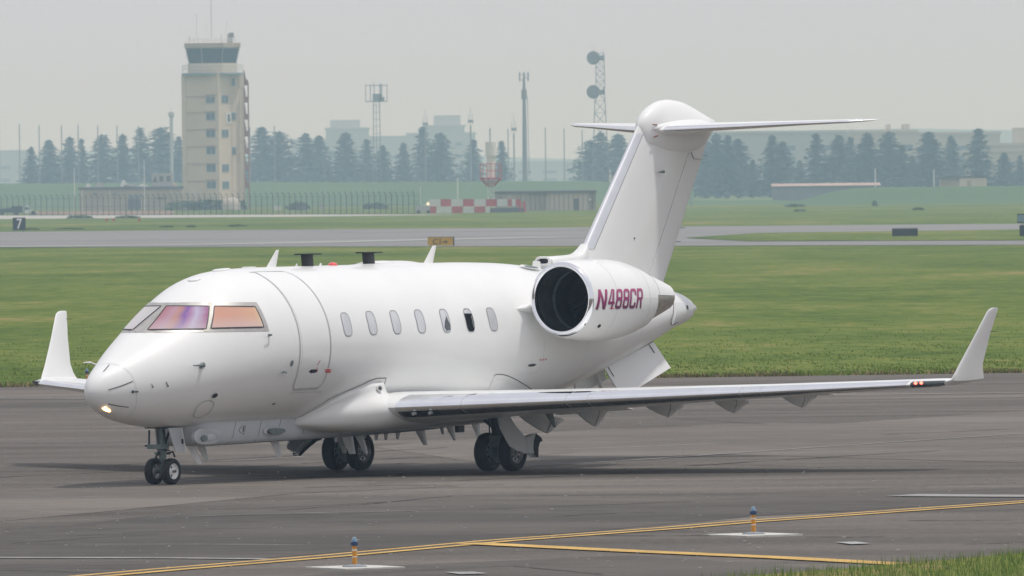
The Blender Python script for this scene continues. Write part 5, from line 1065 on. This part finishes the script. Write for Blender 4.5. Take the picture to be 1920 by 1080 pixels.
for x in (-3.95, -3.22): blade_ant('stub_antenna', (x, 3.60), (x + .1, 3.60), (x + .04, 3.66), (x + .08, 3.66), 0, 'paint', th=.012)
mb = MB(); mb.tube([q(-2.79, 0, 3.59), q(-2.79, 0, 3.63), q(-2.79, 0, 3.655), q(-2.79, 0, 3.67)], [.09, .085, .06, .01], 14); mb.build('anti_collision_beacon', 'beacon', jet, True)
# low satcom hump and small pads on the roof
rings = []
for k in range(17):
    t = k / 16; x = lerp(-2.55, .55, t); h = .055 * math.sin(PI * t) ** .45; wd_ = .34 * math.sin(PI * (t * .96 + .02)) ** .5
    rings.append([q(x, wd_ * math.cos(a), 3.585 - (wd_ * math.cos(a)) ** 2 * .42 + (h + .02) * max(0, math.sin(a)) ** .7 - .02) for a in np.linspace(0, PI, 13)] + [q(x, 0, 3.5)])
mb = MB(); mb.loft(rings); mb.build('roof_radome', 'paint', jet, True, 50)
for (x, hh, wx) in ((-6.18, .022, .22), (-5.35, .016, .14), (-6.98, .02, .10)):
    mb = MB(); zt = pchip(FX, [f[1] for f in FUS], x)
    dzdx = (pchip(FX, [f[1] for f in FUS], x + .1) - pchip(FX, [f[1] for f in FUS], x - .1)) / .2
    mb.loft([[q(x + wx * sc_ * math.cos(a), .12 * sc_ * math.sin(a), zt + h_ + dzdx * wx * sc_ * math.cos(a)) for a in np.linspace(0, 2 * PI, 17)[:-1]] for sc_, h_ in ((1, -.03), (1, hh * .6), (.85, hh))]); mb.build('gps_antenna', 'paint', jet, True, 40)

# --- fin, rudder, bullet, tailplane
def finx(z, a, b): return lerp(a[0], b[0], (z - a[1]) / (b[1] - a[1]))
LEb, LEt, TEb, TEt = (5.15, 3.73), (7.15, 6.04), (7.92, 3.15), (9.57, 5.84)
Hb, Ht = (7.27, 3.35), (8.80, 5.66)
def fin_th(z, f): 
    t = lerp(.20, .13, (z - 3.3) / 2.6); return t * (f ** .5 * 1.9 * (1 - f) ** .75 * 1.15)
def fsec(z, f0, f1, off=0, n=14, le=None):
    l = finx(z, LEb, LEt) if le is None else le; t_ = finx(z, TEb, TEt); o = []
    fs = [f0 + (f1 - f0) * .5 * (1 - math.cos(PI * k / n)) for k in range(n + 1)]
    up_ = [q(lerp(l, t_, f), fin_th(z, f) + off, z) for f in fs]; dn_ = [q(lerp(l, t_, f), -fin_th(z, f) - off, z) for f in fs]
    return up_ + dn_[::-1]
def hf(z): 
    l, t_ = finx(z, LEb, LEt), finx(z, TEb, TEt); return (finx(z, Hb, Ht) - l) / (t_ - l)
zsf = [3.1, 3.5, 3.9, 4.4, 4.9, 5.4, 5.75, 6.0]
mb = MB(); mb.loft([fsec(z, 0, hf(z) - .004) for z in zsf]); fin = mb.build('tail_fin', 'paint', jet, True, 40)
mb = MB(); mb.loft([fsec(z, hf(z) + .004, 1, 0, 8) for z in [3.12] + zsf[1:-1]] ); rud = mb.build('rudder', 'paint', jet, True, 40)
mb = MB(); mb.loft([fsec(z, hf(z) - .006, hf(z) + .006, -.012, 2) for z in zsf[1:-1]]); mb.build('rudder_gap', 'seam', fin)
zz = [3.80, 4.3, 4.8, 5.3, 5.6, 5.86]
def le_strip(z, off=.004):
    l, t_ = finx(z, LEb, LEt), finx(z, TEb, TEt); return [q(lerp(l, t_, f) - (.004 if f == 0 else 0), sg * (fin_th(z, f) + off), z) for f, sg in [(.075, 1), (.045, 1), (.022, 1), (.008, 1), (0, 0), (.008, -1), (.022, -1), (.045, -1), (.075, -1)]]
mb = MB(); mb.loft([le_strip(z) for z in zz], caps=False, closed=False); mesh('fin_leading_edge', mb.v, mb.f, mat('bright_metal_edge', (.72, .73, .76), .3, metal=.55, noise=(4, .04, 3)), fin, True)
for sg in (1, -1):
    mb = MB(); mb.tube([le_strip(z, .004)[0 if sg > 0 else -1] for z in zz], .004, 5); mb.build('fin_edge_joint', 'seam', fin)
# dorsal fairing with cooling intake
rings = []
for (x, zt, hw) in ((3.98, 3.655, .175), (4.06, 3.68, .19), (4.3, 3.69, .19), (4.7, 3.70, .18), (4.95, 3.715, .17), (5.07, 3.75, .155), (5.18, 3.82, .13), (5.27, 3.90, .10)):
    zb = 3.30; rings.append([q(x, hw * c, lerp(zb, zt, .5) + (zt - zb) / 2 * s_) for c, s_ in [(math.copysign(abs(math.cos(t)) ** .45, math.cos(t)), math.copysign(abs(math.sin(t)) ** .45, math.sin(t))) for t in np.linspace(0, 2 * PI, 29)[:-1]]])
mb = MB(); mb.loft(rings); dors = mb.build('dorsal_fairing', 'paint', jet, True, 50)
def oval(x, cy, cz, hy, hz, n=20): return [q(x, cy + hy * math.copysign(abs(math.cos(t)) ** .6, math.cos(t)), cz + hz * math.copysign(abs(math.sin(t)) ** .6, math.sin(t))) for t in np.linspace(0, 2 * PI, n + 1)[:-1]]
mb = MB(); mb.loft([oval(3.99, 0, 3.605, .125, .050), oval(3.93, 0, 3.605, .165, .085), oval(3.90, 0, 3.605, .155, .075), oval(3.90, 0, 3.605, .118, .046), oval(3.97, 0, 3.605, .112, .042)], caps=False); mb.build('intake_lip', 'paint', dors, True)
mb = MB(); mb.loft([oval(3.965, 0, 3.605, .122, .052), oval(3.972, 0, 3.605, .122, .052)]); mb.build('intake_mouth', 'black', dors)
mb = MB(); mb.prism([q(3.58, -.02, 3.48), q(3.80, -.02, 3.46), q(3.80, -.02, 3.60), q(3.62, -.02, 3.615)], (0, .04, 0)); mb.build('small_fin', 'paint', jet)
fblob('roof_vent_rim', [(2.78 + .30 * math.cos(t), 1.22 + .09 * math.sin(t)) for t in np.linspace(0, 6.0, 16)], 'paint', off=.035)
fblob('roof_vent', [(2.80 + .22 * math.cos(t), 1.215 + .05 * math.sin(t)) for t in np.linspace(0, 6.0, 14)], 'gear', off=.042)
# bullet fairing on top of the fin
bs = [(7.13, 6.02, 5.92, .03), (7.2, 6.13, 5.75, .10), (7.34, 6.25, 5.6, .17), (7.55, 6.36, 5.56, .21), (7.85, 6.45, 5.50, .235), (8.12, 6.475, 5.47, .245), (8.45, 6.45, 5.47, .245), (8.85, 6.36, 5.52, .225), (9.2, 6.25, 5.60, .19), (9.5, 6.16, 5.80, .12), (9.72, 6.10, 5.98, .04)]
bx = [b[0] for b in bs]; rings = []
for x in np.linspace(7.13, 9.72, 34):
    zt, zb, hw = [pchip(bx, [b[k] for b in bs], x) for k in (1, 2, 3)]; zm = lerp(zb, zt, .52)
    rings.append([q(x, hw * math.cos(t), zm + ((zt - zm) if math.sin(t) > 0 else (zm - zb)) * math.copysign(abs(math.sin(t)) ** .9, math.sin(t))) for t in np.linspace(0, 2 * PI, 33)[:-1]])
mb = MB(); mb.loft(rings); bul = mb.build('bullet_fairing', 'paint', jet, True, 60)
for s in (1, -1):
    def tsec(y, le, te, z, t, inc): 
        c = te - le; return [q(le + fx * c, s * y, z + fz * c + (fx - .5) * c * inc) for fx, fz in foil(16, t)]
    T = [(.12, 7.42, 9.35, 5.965, .10), (.30, 7.52, 9.38, 5.97, .095), (1.2, 8.20, 9.70, 6.00, .09), (2.2, 8.98, 10.02, 6.035, .085), (2.88, 9.50, 10.30, 6.055, .08), (3.12, 9.78, 10.40, 6.065, .07), (3.20, 10.06, 10.45, 6.07, .05)]
    mb = MB(); mb.loft([tsec(a, b, c, d, e, .052) for a, b, c, d, e in T]); tp = mb.build('tailplane', 'paint', jet, True, 40)
    rings = []
    for y, le, te, z, t in T[1:6]:
        c = te - le; f_ = foil(30, t); rings.append([q(le + fx * c - (.004 if fx < .01 else 0), s * y, z + fz * c + (fx - .5) * c * .052 + (.005 if fz > 0 else -.005 if fz < 0 else 0)) for fx, fz in f_ if fx < .08])
    mb = MB(); mb.loft(rings, caps=False, closed=False); mesh('leading_edge', mb.v, mb.f, 'chrome', tp, True)
    # root fairing blister
    rings = []
    for x in np.linspace(7.35, 9.4, 16):
        t = (x - 7.35) / 2.05; r_ = math.sin(PI * min(.999, t * .93 + .03)) ** .55
        rings.append([q(x, s * (.14 + .20 * r_ * max(0, math.cos(a))), 5.95 + t * .05 + .155 * r_ * math.sin(a)) for a in np.linspace(0, 2 * PI, 21)[:-1]])
    mb = MB(); mb.loft(rings); mb.build('root_fairing', 'paint', tp, True, 60)
for a, b in (((7.33, .20, 6.02), (7.45, .21, 6.015)), ((7.36, .20, 5.80), (7.47, .21, 5.82))):
    mb = MB(); mb.tube([q(*a), q(*b)], .012, 6); mb.build('red_tick', mat('dull_red', (.25, .10, .08), .6, noise=(30, .1, 2)), bul)
mb = MB(); mb.tube([q(7.50, .20, 5.165), q(7.62, .235, 5.17), q(7.70, .20, 5.17)], [.008, .028, .01], 8); mb.build('logo_light', 'gear', fin, True)
mb = MB(); mb.tube([q(8.86, .10, 5.40), q(9.30, .05, 5.39)], .008, 5); mb.build('rudder_tab_line', 'softseam', rud)
mb = MB(); mb.tube([q(8.75, .12, 5.52), q(8.86, .10, 5.40)], .007, 5); mb.build('rudder_notch', 'seam', rud)
for z in (5.45, 4.15, 3.9): 
    x = finx(z, TEb, TEt); mb = MB(); mb.tube([q(x - .02, 0, z), q(x + .16, 0, z)], .005, 5); mb.build('static_wick', 'black', rud)
mb = MB(); mb.tube([q(6.70, .14, 3.98), q(6.70, .18, 3.98)], .018, 8); mb.build('fin_port', 'seam', fin)
# ventral hatch panel hanging open under the tail
mb = MB(); A_, B_, C_, D_ = q(5.46, .30, 1.66), q(7.17, .26, 2.11), q(7.42, .46, 1.64), q(5.72, .50, 1.14)
nn = (B_ - A_).cross(D_ - A_).normalized() * .025
mb.prism([A_, B_, C_, D_], nn); vh = mb.build('ventral_hatch', 'paint', jet)
for f in (.06, .90):
    p = A_.lerp(B_, f); p2 = D_.lerp(C_, f); o_ = nn.normalized() * (.006 if nn.y > 0 else -.006); mb = MB(); mb.tube([p + nn * 1.05 + o_, p.lerp(p2, .32) + nn * 1.05 + o_], .009, 6); mb.tube([p + o_, p.lerp(p2, .32) + o_ - nn * .05], .009, 6); mb.build('hatch_hinge', 'gear', vh)
mb = MB(); mb.tube([q(5.40, .27, 1.66), q(6.2, .26, 1.87), q(7.20, .22, 2.13)], .022, 6); mb.build('hatch_seal', 'black', jet)
mb = MB(); mb.prism([q(5.0, -.10, 1.50), q(5.10, -.10, 1.20), q(6.10, -.10, 1.45), q(5.95, -.10, 1.75)], (0, .03, 0)); vp = mb.build('inner_hatch_panel', 'paint_b', jet)
mb = MB(); mb.tube([q(5.6, .0, 1.62), q(5.83, .0, 1.25)], .035, 8); mb.build('hatch_strut', 'paint_b', vp)

# --- engines
NY, NZ = 2.09, 2.93
prof = [(1.20, .600), (1.215, .625), (1.27, .650), (1.40, .675), (1.7, .700), (2.1, .715), (2.5, .712), (2.8, .695), (3.05, .66), (3.3, .61), (3.55, .545)]
def nc(x): return NZ + .035 * max(0, 1 - (x - 1.2) / 1.0)
def nr(x): return pchip([p[0] for p in prof], [p[1] for p in prof], x)
def npt(s, x, a, off=0): r_ = nr(x) + off; return q(x, s * (NY + r_ * math.cos(a)), nc(x) + r_ * math.sin(a))
def ring(s, x, r_, n=64, z=None): return [q(x, s * (NY + r_ * math.cos(t)), (nc(x) if z is None else z) + r_ * math.sin(t)) for t in np.linspace(0, 2 * PI, n + 1)[:-1]]
def glyphs():
    g = {}
    g['N'] = [[(0,0),(.25,0),(.25,1),(0,1)], [(.75,0),(1,0),(1,1),(.75,1)], [(.25,.98),(.02,1),(.73,0),(.98,.02)]]
    g['4'] = [[(.58,0),(.84,0),(.84,1),(.58,1)], [(0,.24),(.58,.24),(.58,.38),(0,.38)], [(.84,.24),(1,.24),(1,.38),(.84,.38)], [(.58,1),(.40,1),(0,.38),(.22,.38)]]
    ch = lambda x0, y0, x1, y1: [(x0, y0), (x1, y1)]
    g['8'] = [[(0,.12),(.27,.15),(.27,.41),(0,.43)], [(1,.12),(.73,.15),(.73,.41),(1,.43)], [(0,.57),(.27,.59),(.27,.85),(0,.88)], [(1,.57),(.73,.59),(.73,.85),(1,.88)],
        [(.2,0),(.8,0),(.73,.15),(.27,.15)], [(.2,0),(.27,.15),(0,.12),(.1,.05)], [(.8,0),(.9,.05),(1,.12),(.73,.15)],
        [(.27,.85),(.73,.85),(.8,1),(.2,1)], [(.27,.85),(.2,1),(.1,.95),(0,.88)], [(.73,.85),(1,.88),(.9,.95),(.8,1)],
        [(.27,.41),(.73,.41),(.73,.59),(.27,.59)], [(0,.43),(.27,.41),(.27,.59),(.06,.5)], [(1,.43),(.94,.5),(.73,.59),(.73,.41)], [(0,.57),(.06,.5),(.27,.59),(.27,.6)], [(1,.57),(.73,.6),(.73,.59),(.94,.5)]]
    g['C'] = [[(0,.12),(.27,.15),(.27,.85),(0,.88)], [(.2,0),(.8,0),(.73,.15),(.27,.15)], [(.2,0),(.27,.15),(0,.12),(.1,.05)], [(.8,0),(.9,.05),(1,.12),(.73,.15)],
        [(.27,.85),(.73,.85),(.8,1),(.2,1)], [(.27,.85),(.2,1),(.1,.95),(0,.88)], [(.73,.85),(1,.88),(.9,.95),(.8,1)], [(1,.12),(1,.30),(.73,.30),(.73,.15)], [(1,.88),(1,.68),(.73,.68),(.73,.85)]]
    g['R'] = [[(0,0),(.26,0),(.26,1),(0,1)], [(.26,.86),(.75,.86),(.82,1),(.26,1)], [(.75,.86),(1,.86),(.93,.95),(.82,1)], [(.74,.56),(1,.56),(1,.86),(.75,.86)], [(.26,.42),(.8,.42),(.74,.56),(.26,.56)], [(.8,.42),(.93,.46),(1,.56),(.74,.56)], [(.72,0),(.98,0),(.80,.42),(.54,.42)]]
    return g
GL = glyphs()
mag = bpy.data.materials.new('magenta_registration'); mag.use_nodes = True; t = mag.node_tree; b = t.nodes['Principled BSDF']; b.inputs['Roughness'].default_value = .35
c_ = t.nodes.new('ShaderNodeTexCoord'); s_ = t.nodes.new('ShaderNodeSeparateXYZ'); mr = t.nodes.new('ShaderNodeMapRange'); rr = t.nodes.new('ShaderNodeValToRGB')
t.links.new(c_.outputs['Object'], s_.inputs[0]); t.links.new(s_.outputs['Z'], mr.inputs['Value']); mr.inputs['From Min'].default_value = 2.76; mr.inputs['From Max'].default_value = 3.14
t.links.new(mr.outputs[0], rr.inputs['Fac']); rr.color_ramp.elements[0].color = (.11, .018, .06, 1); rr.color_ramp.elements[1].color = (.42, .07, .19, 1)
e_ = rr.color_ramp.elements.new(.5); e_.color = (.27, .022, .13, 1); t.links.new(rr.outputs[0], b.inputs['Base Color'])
M['magenta'] = mag; M['letter_shadow'] = mat('letter_grey_shadow', (.50, .48, .50), .5, noise=(20, .05, 2))
for s in (1, -1):
    mb = MB(); xs_ = [1.27 + (3.55 - 1.27) * (k / 30) for k in range(31)]
    mb.loft([ring(s, x, nr(x)) for x in xs_] + [ring(s, 3.55, .50)], caps=False); nac = mb.build('engine_nacelle', 'paint', jet, True, 50)
    rings = [ring(s, x, nr(x)) for x in (1.272, 1.24, 1.215, 1.202, 1.198)] + [ring(s, 1.198, .590), ring(s, 1.205, .572), ring(s, 1.23, .553), ring(s, 1.27, .540), ring(s, 1.31, .533)]
    mb = MB(); mb.loft(rings, caps=False); mb.build('intake_lip', 'chrome', nac, True)
    mb = MB(); mb.loft([ring(s, x, r_) for x, r_ in ((1.305, .534), (1.5, .525), (1.8, .53), (2.1, .535), (2.45, .535))], caps=False); mb.build('intake_duct', 'duct', nac, True)
    mb = MB(); mb.loft([ring(s, 1.78, .531), ring(s, 1.78, .522), ring(s, 1.86, .522), ring(s, 1.86, .531)], caps=False); mb.build('duct_ring', 'gear', nac, True)
    mb = MB(); mb.loft([ring(s, 2.44, .54, 32), ring(s, 2.46, .54, 32)]); mb.build('duct_back', 'black', nac)
    mb = MB(); mb.loft([ring(s, x, r_, 24) for x, r_ in ((2.0, .01), (2.06, .06), (2.16, .11), (2.30, .15), (2.42, .16))]); mb.build('spinner', 'blade', nac, True)
    bmd = None
    for k in range(24):
        a = 2 * PI * k / 24
        if bmd is None:
            V = []; 
            for (r_, tw, c) in ((.14, .5, .10), (.33, .9, .12), (.52, 1.15, .13)):
                V += [(-(-c / 2 * math.cos(tw)), -c / 2 * math.sin(tw), r_), (-(c / 2 * math.cos(tw)), c / 2 * math.sin(tw), r_)]
            o = mesh('fan_blade', V, [(0, 1, 3, 2), (2, 3, 5, 4)], 'blade', nac, True); bmd = o.data
        else: o = link(bpy.data.objects.new('fan_blade', bmd), nac)
        o.location = q(2.30, s * NY, NZ + .0); o.rotation_euler = (a, 0, 0)
    # tail cone of the engine: white upper shroud, bare metal nozzle below
    tp_ = [(3.40, .545), (3.7, .475), (4.05, .385), (4.35, .305), (4.60, .235)]
    up0, up1 = R(6), R(174)
    def arc(x, r_, a0, a1, n=24): return [q(x, s * (NY + r_ * math.cos(a0 + (a1 - a0) * k / n)), NZ + .02 + r_ * math.sin(a0 + (a1 - a0) * k / n)) for k in range(n + 1)]
    mb = MB(); mb.loft([arc(x, r_, up0, up1) for x, r_ in tp_] + [arc(4.60, .215, up0, up1), arc(4.1, .30, up0, up1)], caps=False, closed=False); mb.build('nozzle_shroud', 'paint', nac, True)
    mb = MB(); mb.loft([arc(x, r_ - .003, up1, 2 * PI + up0) for x, r_ in tp_] + [arc(4.60, .215, up1, 2 * PI + up0), arc(4.1, .30, up1, 2 * PI + up0)], caps=False, closed=False); mb.build('exhaust_nozzle', 'nozzle', nac, True)
    mb = MB(); mb.loft([ring(s, 4.12, .31, 24), ring(s, 4.14, .31, 24)]); mb.build('exhaust_back', 'black', nac)
    mb = MB(); mb.tube([arc(x, r_ + .001, up0, up1)[0] for x, r_ in tp_], .007, 5); mb.tube(arc(3.72, .472, up0, R(120)), .004, 5); mb.build('shroud_joint', 'softseam', nac)
    for x_, a_ in ((3.60, -.45), (3.58, -.75)):
        mb = MB(); p = Vector(arc(x_, .495, a_, a_ + .01, 1)[0]); n_ = Vector((0, s * math.cos(a_), math.sin(a_))); mb.tube([p, p + n_ * .02], .032, 8); mb.build('drain_port', 'black', nac)
    for x in (1.95, 3.12):
        mb = MB(); mb.tube(ring(s, x, nr(x) + .0005) + ring(s, x, nr(x) + .0005)[:1], .0025, 4, False); mb.build('cowl_joint', 'softseam', nac)
    mb = MB(); mb.tube([npt(s, x, .02, .001) for x in np.linspace(1.4, 3.5, 8)], .0025, 4); mb.build('cowl_joint', 'softseam', nac)
    mb = MB(); p = npt(s, 1.62, -.72, 0); mb.tube([p, p + Vector((0, s * .75, -.65)) * .02], .035, 8); mb.build('cowl_vent', 'black', nac)
    # pylon
    rings = []
    for y, le, te, z in ((1.0, 1.10, 4.6, 2.80), (1.25, 1.12, 4.5, 2.80), (1.5, 1.35, 4.3, 2.84)):
        c = te - le; rings.append([q(le + fx * c, s * y, z + fz * c * .8) for fx, fz in foil(14, .07)])
    mb = MB(); mb.loft(rings); mb.build('pylon', 'paint', jet, True, 40)
    # registration
    if s > 0:
        H = .345; zc = 2.955; ctr_a = lambda z: math.asin(max(-.95, min(.95, (z - NZ) / .70)))
        spans = [('N', 1.36, 1.615), ('4', 1.665, 1.86), ('8', 1.895, 2.085), ('8', 2.125, 2.315), ('C', 2.345, 2.545), ('R', 2.58, 2.785)]
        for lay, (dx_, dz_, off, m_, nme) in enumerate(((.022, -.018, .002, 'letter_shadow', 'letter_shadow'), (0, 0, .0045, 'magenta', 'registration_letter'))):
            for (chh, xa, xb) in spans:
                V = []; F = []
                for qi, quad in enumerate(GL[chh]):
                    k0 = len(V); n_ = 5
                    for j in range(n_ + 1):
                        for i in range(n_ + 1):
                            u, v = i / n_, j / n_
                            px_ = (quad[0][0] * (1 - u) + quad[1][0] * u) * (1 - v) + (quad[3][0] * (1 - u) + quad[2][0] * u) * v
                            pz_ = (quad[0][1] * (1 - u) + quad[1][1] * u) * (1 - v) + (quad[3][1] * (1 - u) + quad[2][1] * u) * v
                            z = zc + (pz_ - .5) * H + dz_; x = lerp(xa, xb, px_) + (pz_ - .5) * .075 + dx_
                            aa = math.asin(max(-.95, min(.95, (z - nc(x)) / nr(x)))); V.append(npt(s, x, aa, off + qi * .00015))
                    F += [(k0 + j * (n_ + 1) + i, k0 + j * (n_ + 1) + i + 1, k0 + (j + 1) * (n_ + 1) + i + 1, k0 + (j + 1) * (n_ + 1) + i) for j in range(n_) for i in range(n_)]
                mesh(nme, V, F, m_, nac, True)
        mb = MB(); mb.tube([npt(s, x, -.22, .002) for x in (1.72, 1.80, 1.86)], .008, 4); mb.build('small_red_text', 'red', nac)

# --- landing gear
def wheel(parent, x, y, r_, wd, rm, s, holes=8, nm='wheel'):
    """tyre > rim disc with lightening holes; axle along y"""
    def lathe(pr, n=40): return [[q(x + r2 * math.cos(t), y + yy, r_ + r2 * math.sin(t)) for t in np.linspace(0, 2 * PI, n + 1)[:-1]] for yy, r2 in pr]
    h = wd / 2; ri = r_ * .60
    mb = MB(); mb.loft(lathe([(-h * .78, ri), (-h * .98, r_ * .74), (-h * .98, r_ * .86), (-h * .78, r_ * .955), (-h * .45, r_ * .993), (-h * .2, r_), (h * .2, r_), (h * .45, r_ * .993), (h * .78, r_ * .955), (h * .98, r_ * .86), (h * .98, r_ * .74), (h * .78, ri), (-h * .78, ri)]), caps=False)
    ty = mb.build('tyre', 'rubber', parent, True, 60)
    for g_ in (-.25, .25):
        mb = MB(); mb.loft(lathe([(h * g_ - .004, r_ * 1.0), (h * g_ + .004, r_ * 1.0)]), caps=False)
    for sd in (1, -1):
        mb = MB(); mb.loft(lathe([(sd * h * .80, ri * 1.0), (sd * h * .86, ri * .97), (sd * h * .74, ri * .88), (sd * h * .50, ri * .80), (sd * h * .42, ri * .45), (sd * h * .56, ri * .36), (sd * h * .60, ri * .02)]), caps=False)
        rim_ = mb.build('wheel_rim', rm, parent, True, 40)
        V = MB()
        for k in range(holes):
            t = 2 * PI * k / holes; cx, cz = x + ri * .63 * math.cos(t), r_ + ri * .63 * math.sin(t)
            V.tube([q(cx, y + sd * h * .40, cz), q(cx, y + sd * h * .505, cz)], ri * .165, 8)
        V.build('rim_hole', 'black', parent) if holes else None
        mb = MB(); mb.tube([q(x, y + sd * h * .5, r_), q(x, y + sd * h * .82, r_)], ri * .19, 12); mb.build('hub_cap', 'gear', parent, True)
        if sd * s > 0: mb = MB(); mb.tube([q(x + ri * .4, y + sd * h * .5, r_ - ri * .12), q(x + ri * .4, y + sd * h * .62, r_ - ri * .12)], ri * .10, 6); mb.build('red_cap', 'red', parent)
def grp(name, m_=None):
    o = bpy.data.objects.new(name, None); link(o, jet); return o
ng = grp('nose_gear')
for y in (-.17, .17): wheel(ng, -7.99, y, .222, .15, 'rimw' if y > 0 else 'rim', 1, 3)
mb = MB(); mb.tube([q(-7.99, 0, .22), q(-7.99, 0, .42)], .045, 12); mb.tube([q(-7.99, -.17, .222), q(-7.99, .17, .222)], .035, 10); mb.tube([q(-7.99, 0, .40), q(-8.0, 0, .56)], .065, 12); mb.build('nose_strut', 'gear', ng, True)
mb = MB(); mb.tube([q(-8.0, 0, .55), q(-8.06, 0, 1.0)], .085, 12); mb.box(q(-8.0, -.14, .60), q(-8.24, .14, .68)); mb.box(q(-7.9, -.10, .50), q(-8.08, .10, .545)); mb.build('steering_housing', 'gear', ng, True)
mb = MB(); mb.tube([q(-8.08, 0, .54), q(-8.19, 0, .47), q(-8.05, 0, .35)], .02, 6); mb.tube([q(-8.20, -.12, .92), q(-8.21, -.12, .63)], .018, 6); mb.tube([q(-8.20, .05, .92), q(-8.16, .05, .64)], .013, 6); mb.tube([q(-8.0, .06, .66), q(-7.86, .08, .98)], .022, 6)
mb.tube([q(-8.0, .1, .52), q(-7.86, .12, .55), q(-7.8, .12, .46)], .016, 6); mb.tube([q(-8.22, -.2, .66), q(-8.0, .16, .57)], .014, 6); mb.tube([q(-8.1, .11, .9), q(-8.02, .1, .7), q(-8.06, .11, .6)], .012, 6); mb.build('torque_links', 'gear_dark', ng)
mb = MB(); mb.prism([q(-8.18, .24, .955), q(-7.80, .24, .955), q(-7.72, .27, .54), q(-8.02, .27, .56)], (0, .022, 0)); ngd = mb.build('nose_gear_door', 'grey_paint', ng)
mb = MB(); mb.tube([q(-7.81, .27, .955), q(-7.73, .30, .54)], .012, 6); mb.build('door_edge', 'paint_b', ng)
mb = MB(); mb.box(q(-7.80, .262, .68), q(-7.83, .298, .76)); mb.build('door_latch', 'black', ng)
mb = MB(); mb.prism([q(-8.22, -.2, .965), q(-7.75, -.2, .955), q(-7.75, .2, .955), q(-8.22, .2, .965)], (0, 0, -.02)); mb.build('wheel_bay', 'gear_dark', ng)
for s in (1, -1):
    mg = grp('main_gear')
    for y in (1.59 - .25, 1.59 + .25): wheel(mg, 0.0, s * y, .335, .235, 'rim', s, 8)
    mb = MB(); mb.tube([q(0, s * 1.34, .335), q(0, s * 1.84, .335)], .055, 12); mb.tube([q(0, s * 1.59, .30), q(-.04, s * 1.59, .62)], .075, 14); mb.tube([q(-.04, s * 1.59, .55), q(-.16, s * 1.56, 1.15)], .105, 14)
    mb.tube([q(-.10, s * 1.52, .95), q(.35, s * 1.50, 1.1)], .035, 8); mb.build('main_strut', 'gear_dark', mg, True)
    mb = MB(); mb.tube([q(.10, s * 1.64, .40), q(.24, s * 1.66, .62), q(.06, s * 1.64, .86)], .03, 8); mb.tube([q(-.06, s * 1.52, .74), q(.0, s * 1.10, 1.0)], .035, 8); mb.tube([q(-.17, s * 1.46, 1.02), q(-.13, s * 1.46, .55), q(-.05, s * 1.5, .4)], .013, 6)
    mb.tube([q(-.12, s * 1.70, .98), q(-.06, s * 1.70, .5)], .018, 6); mb.tube([q(.10, s * 1.78, .72), q(.03, s * 1.98, .60)], .02, 6); mb.build('side_brace', 'gear_dark', mg)
    mb = MB(); mb.tube([q(0, s * 1.47, .335), q(0, s * 1.54, .335)], .19, 20); mb.tube([q(0, s * 1.64, .335), q(0, s * 1.71, .335)], .19, 20); mb.box(q(-.16, s * 1.45, .42), q(-.10, s * 1.68, .62)); mb.build('brake_unit', 'gear', mg, True)
    # leg door with flared lip over the outer wheel
    ax = [(-.70, 1.04), (-.38, 1.02), (-.16, .80), (.12, .60), (.30, .575)]
    bxp = [(-.62, .78), (-.42, .56), (-.30, .45), (-.14, .385), (.18, .33)]
    rows = []
    def dv(x, z, dy=0): y = 2.0 + max(0, 1 - z) * .62; return q(x - 1.52 * (y - 2.0), s * (y + dy), z)
    for k in range(5):
        a, b = ax[k], bxp[k]; fl_ = (0, .0, .01, .03, .10)[k]
        rows.append([dv(lerp(a[0], b[0], f), lerp(a[1], b[1], f), fl_ * (1 - f)) for f in (0, .25, .5, .75, 1)])
    V = [p for r_ in rows for p in r_]; V2 = [p - Vector((0, s * .03, 0)) for p in V]; n5 = 5
    F = [(i * n5 + k, (i + 1) * n5 + k, (i + 1) * n5 + k + 1, i * n5 + k + 1) for i in range(4) for k in range(4)]; nV = len(V)
    F2 = [tuple(i + nV for i in f) for f in F]; ed_ = [(k, k + 1, nV + k + 1, nV + k) for k in range(4)] + [(20 + k, 21 + k, nV + 21 + k, nV + 20 + k) for k in range(4)] + [(i * n5, (i + 1) * n5, nV + (i + 1) * n5, nV + i * n5) for i in range(4)] + [(i * n5 + 4, (i + 1) * n5 + 4, nV + (i + 1) * n5 + 4, nV + i * n5 + 4) for i in range(4)]
    mb = MB(); mb.add(V + V2, F + F2 + ed_); gd = mb.build('leg_door', 'paint_b', mg, True, 45)
    lipo = [(.10, .60), (.26, .64), (.40, .66), (.50, .60), (.56, .535), (.44, .52), (.36, .42), (.37, .27), (.27, .33), (.16, .33)]
    mb = MB(); mb.loft([[dv(x, z, .08) for x, z in lipo], [dv(x * .97, z - .01, -.05) for x, z in lipo]]); mb.build('door_lip', 'paint_b', gd, False)
    arcp = [(.36, .65), (.50, .60), (.56, .535), (.47, .51), (.42, .42), (.41, .26), (.30, .30), (.27, .42), (.29, .54)]
    mb = MB(); mb.prism([dv(x + .012, z - .005, -.06) for x, z in arcp], (0, s * .150, 0)); mb.build('lip_hollow_shade', 'black', gd)  # black prism puts in the shade of the lip's hollow inside
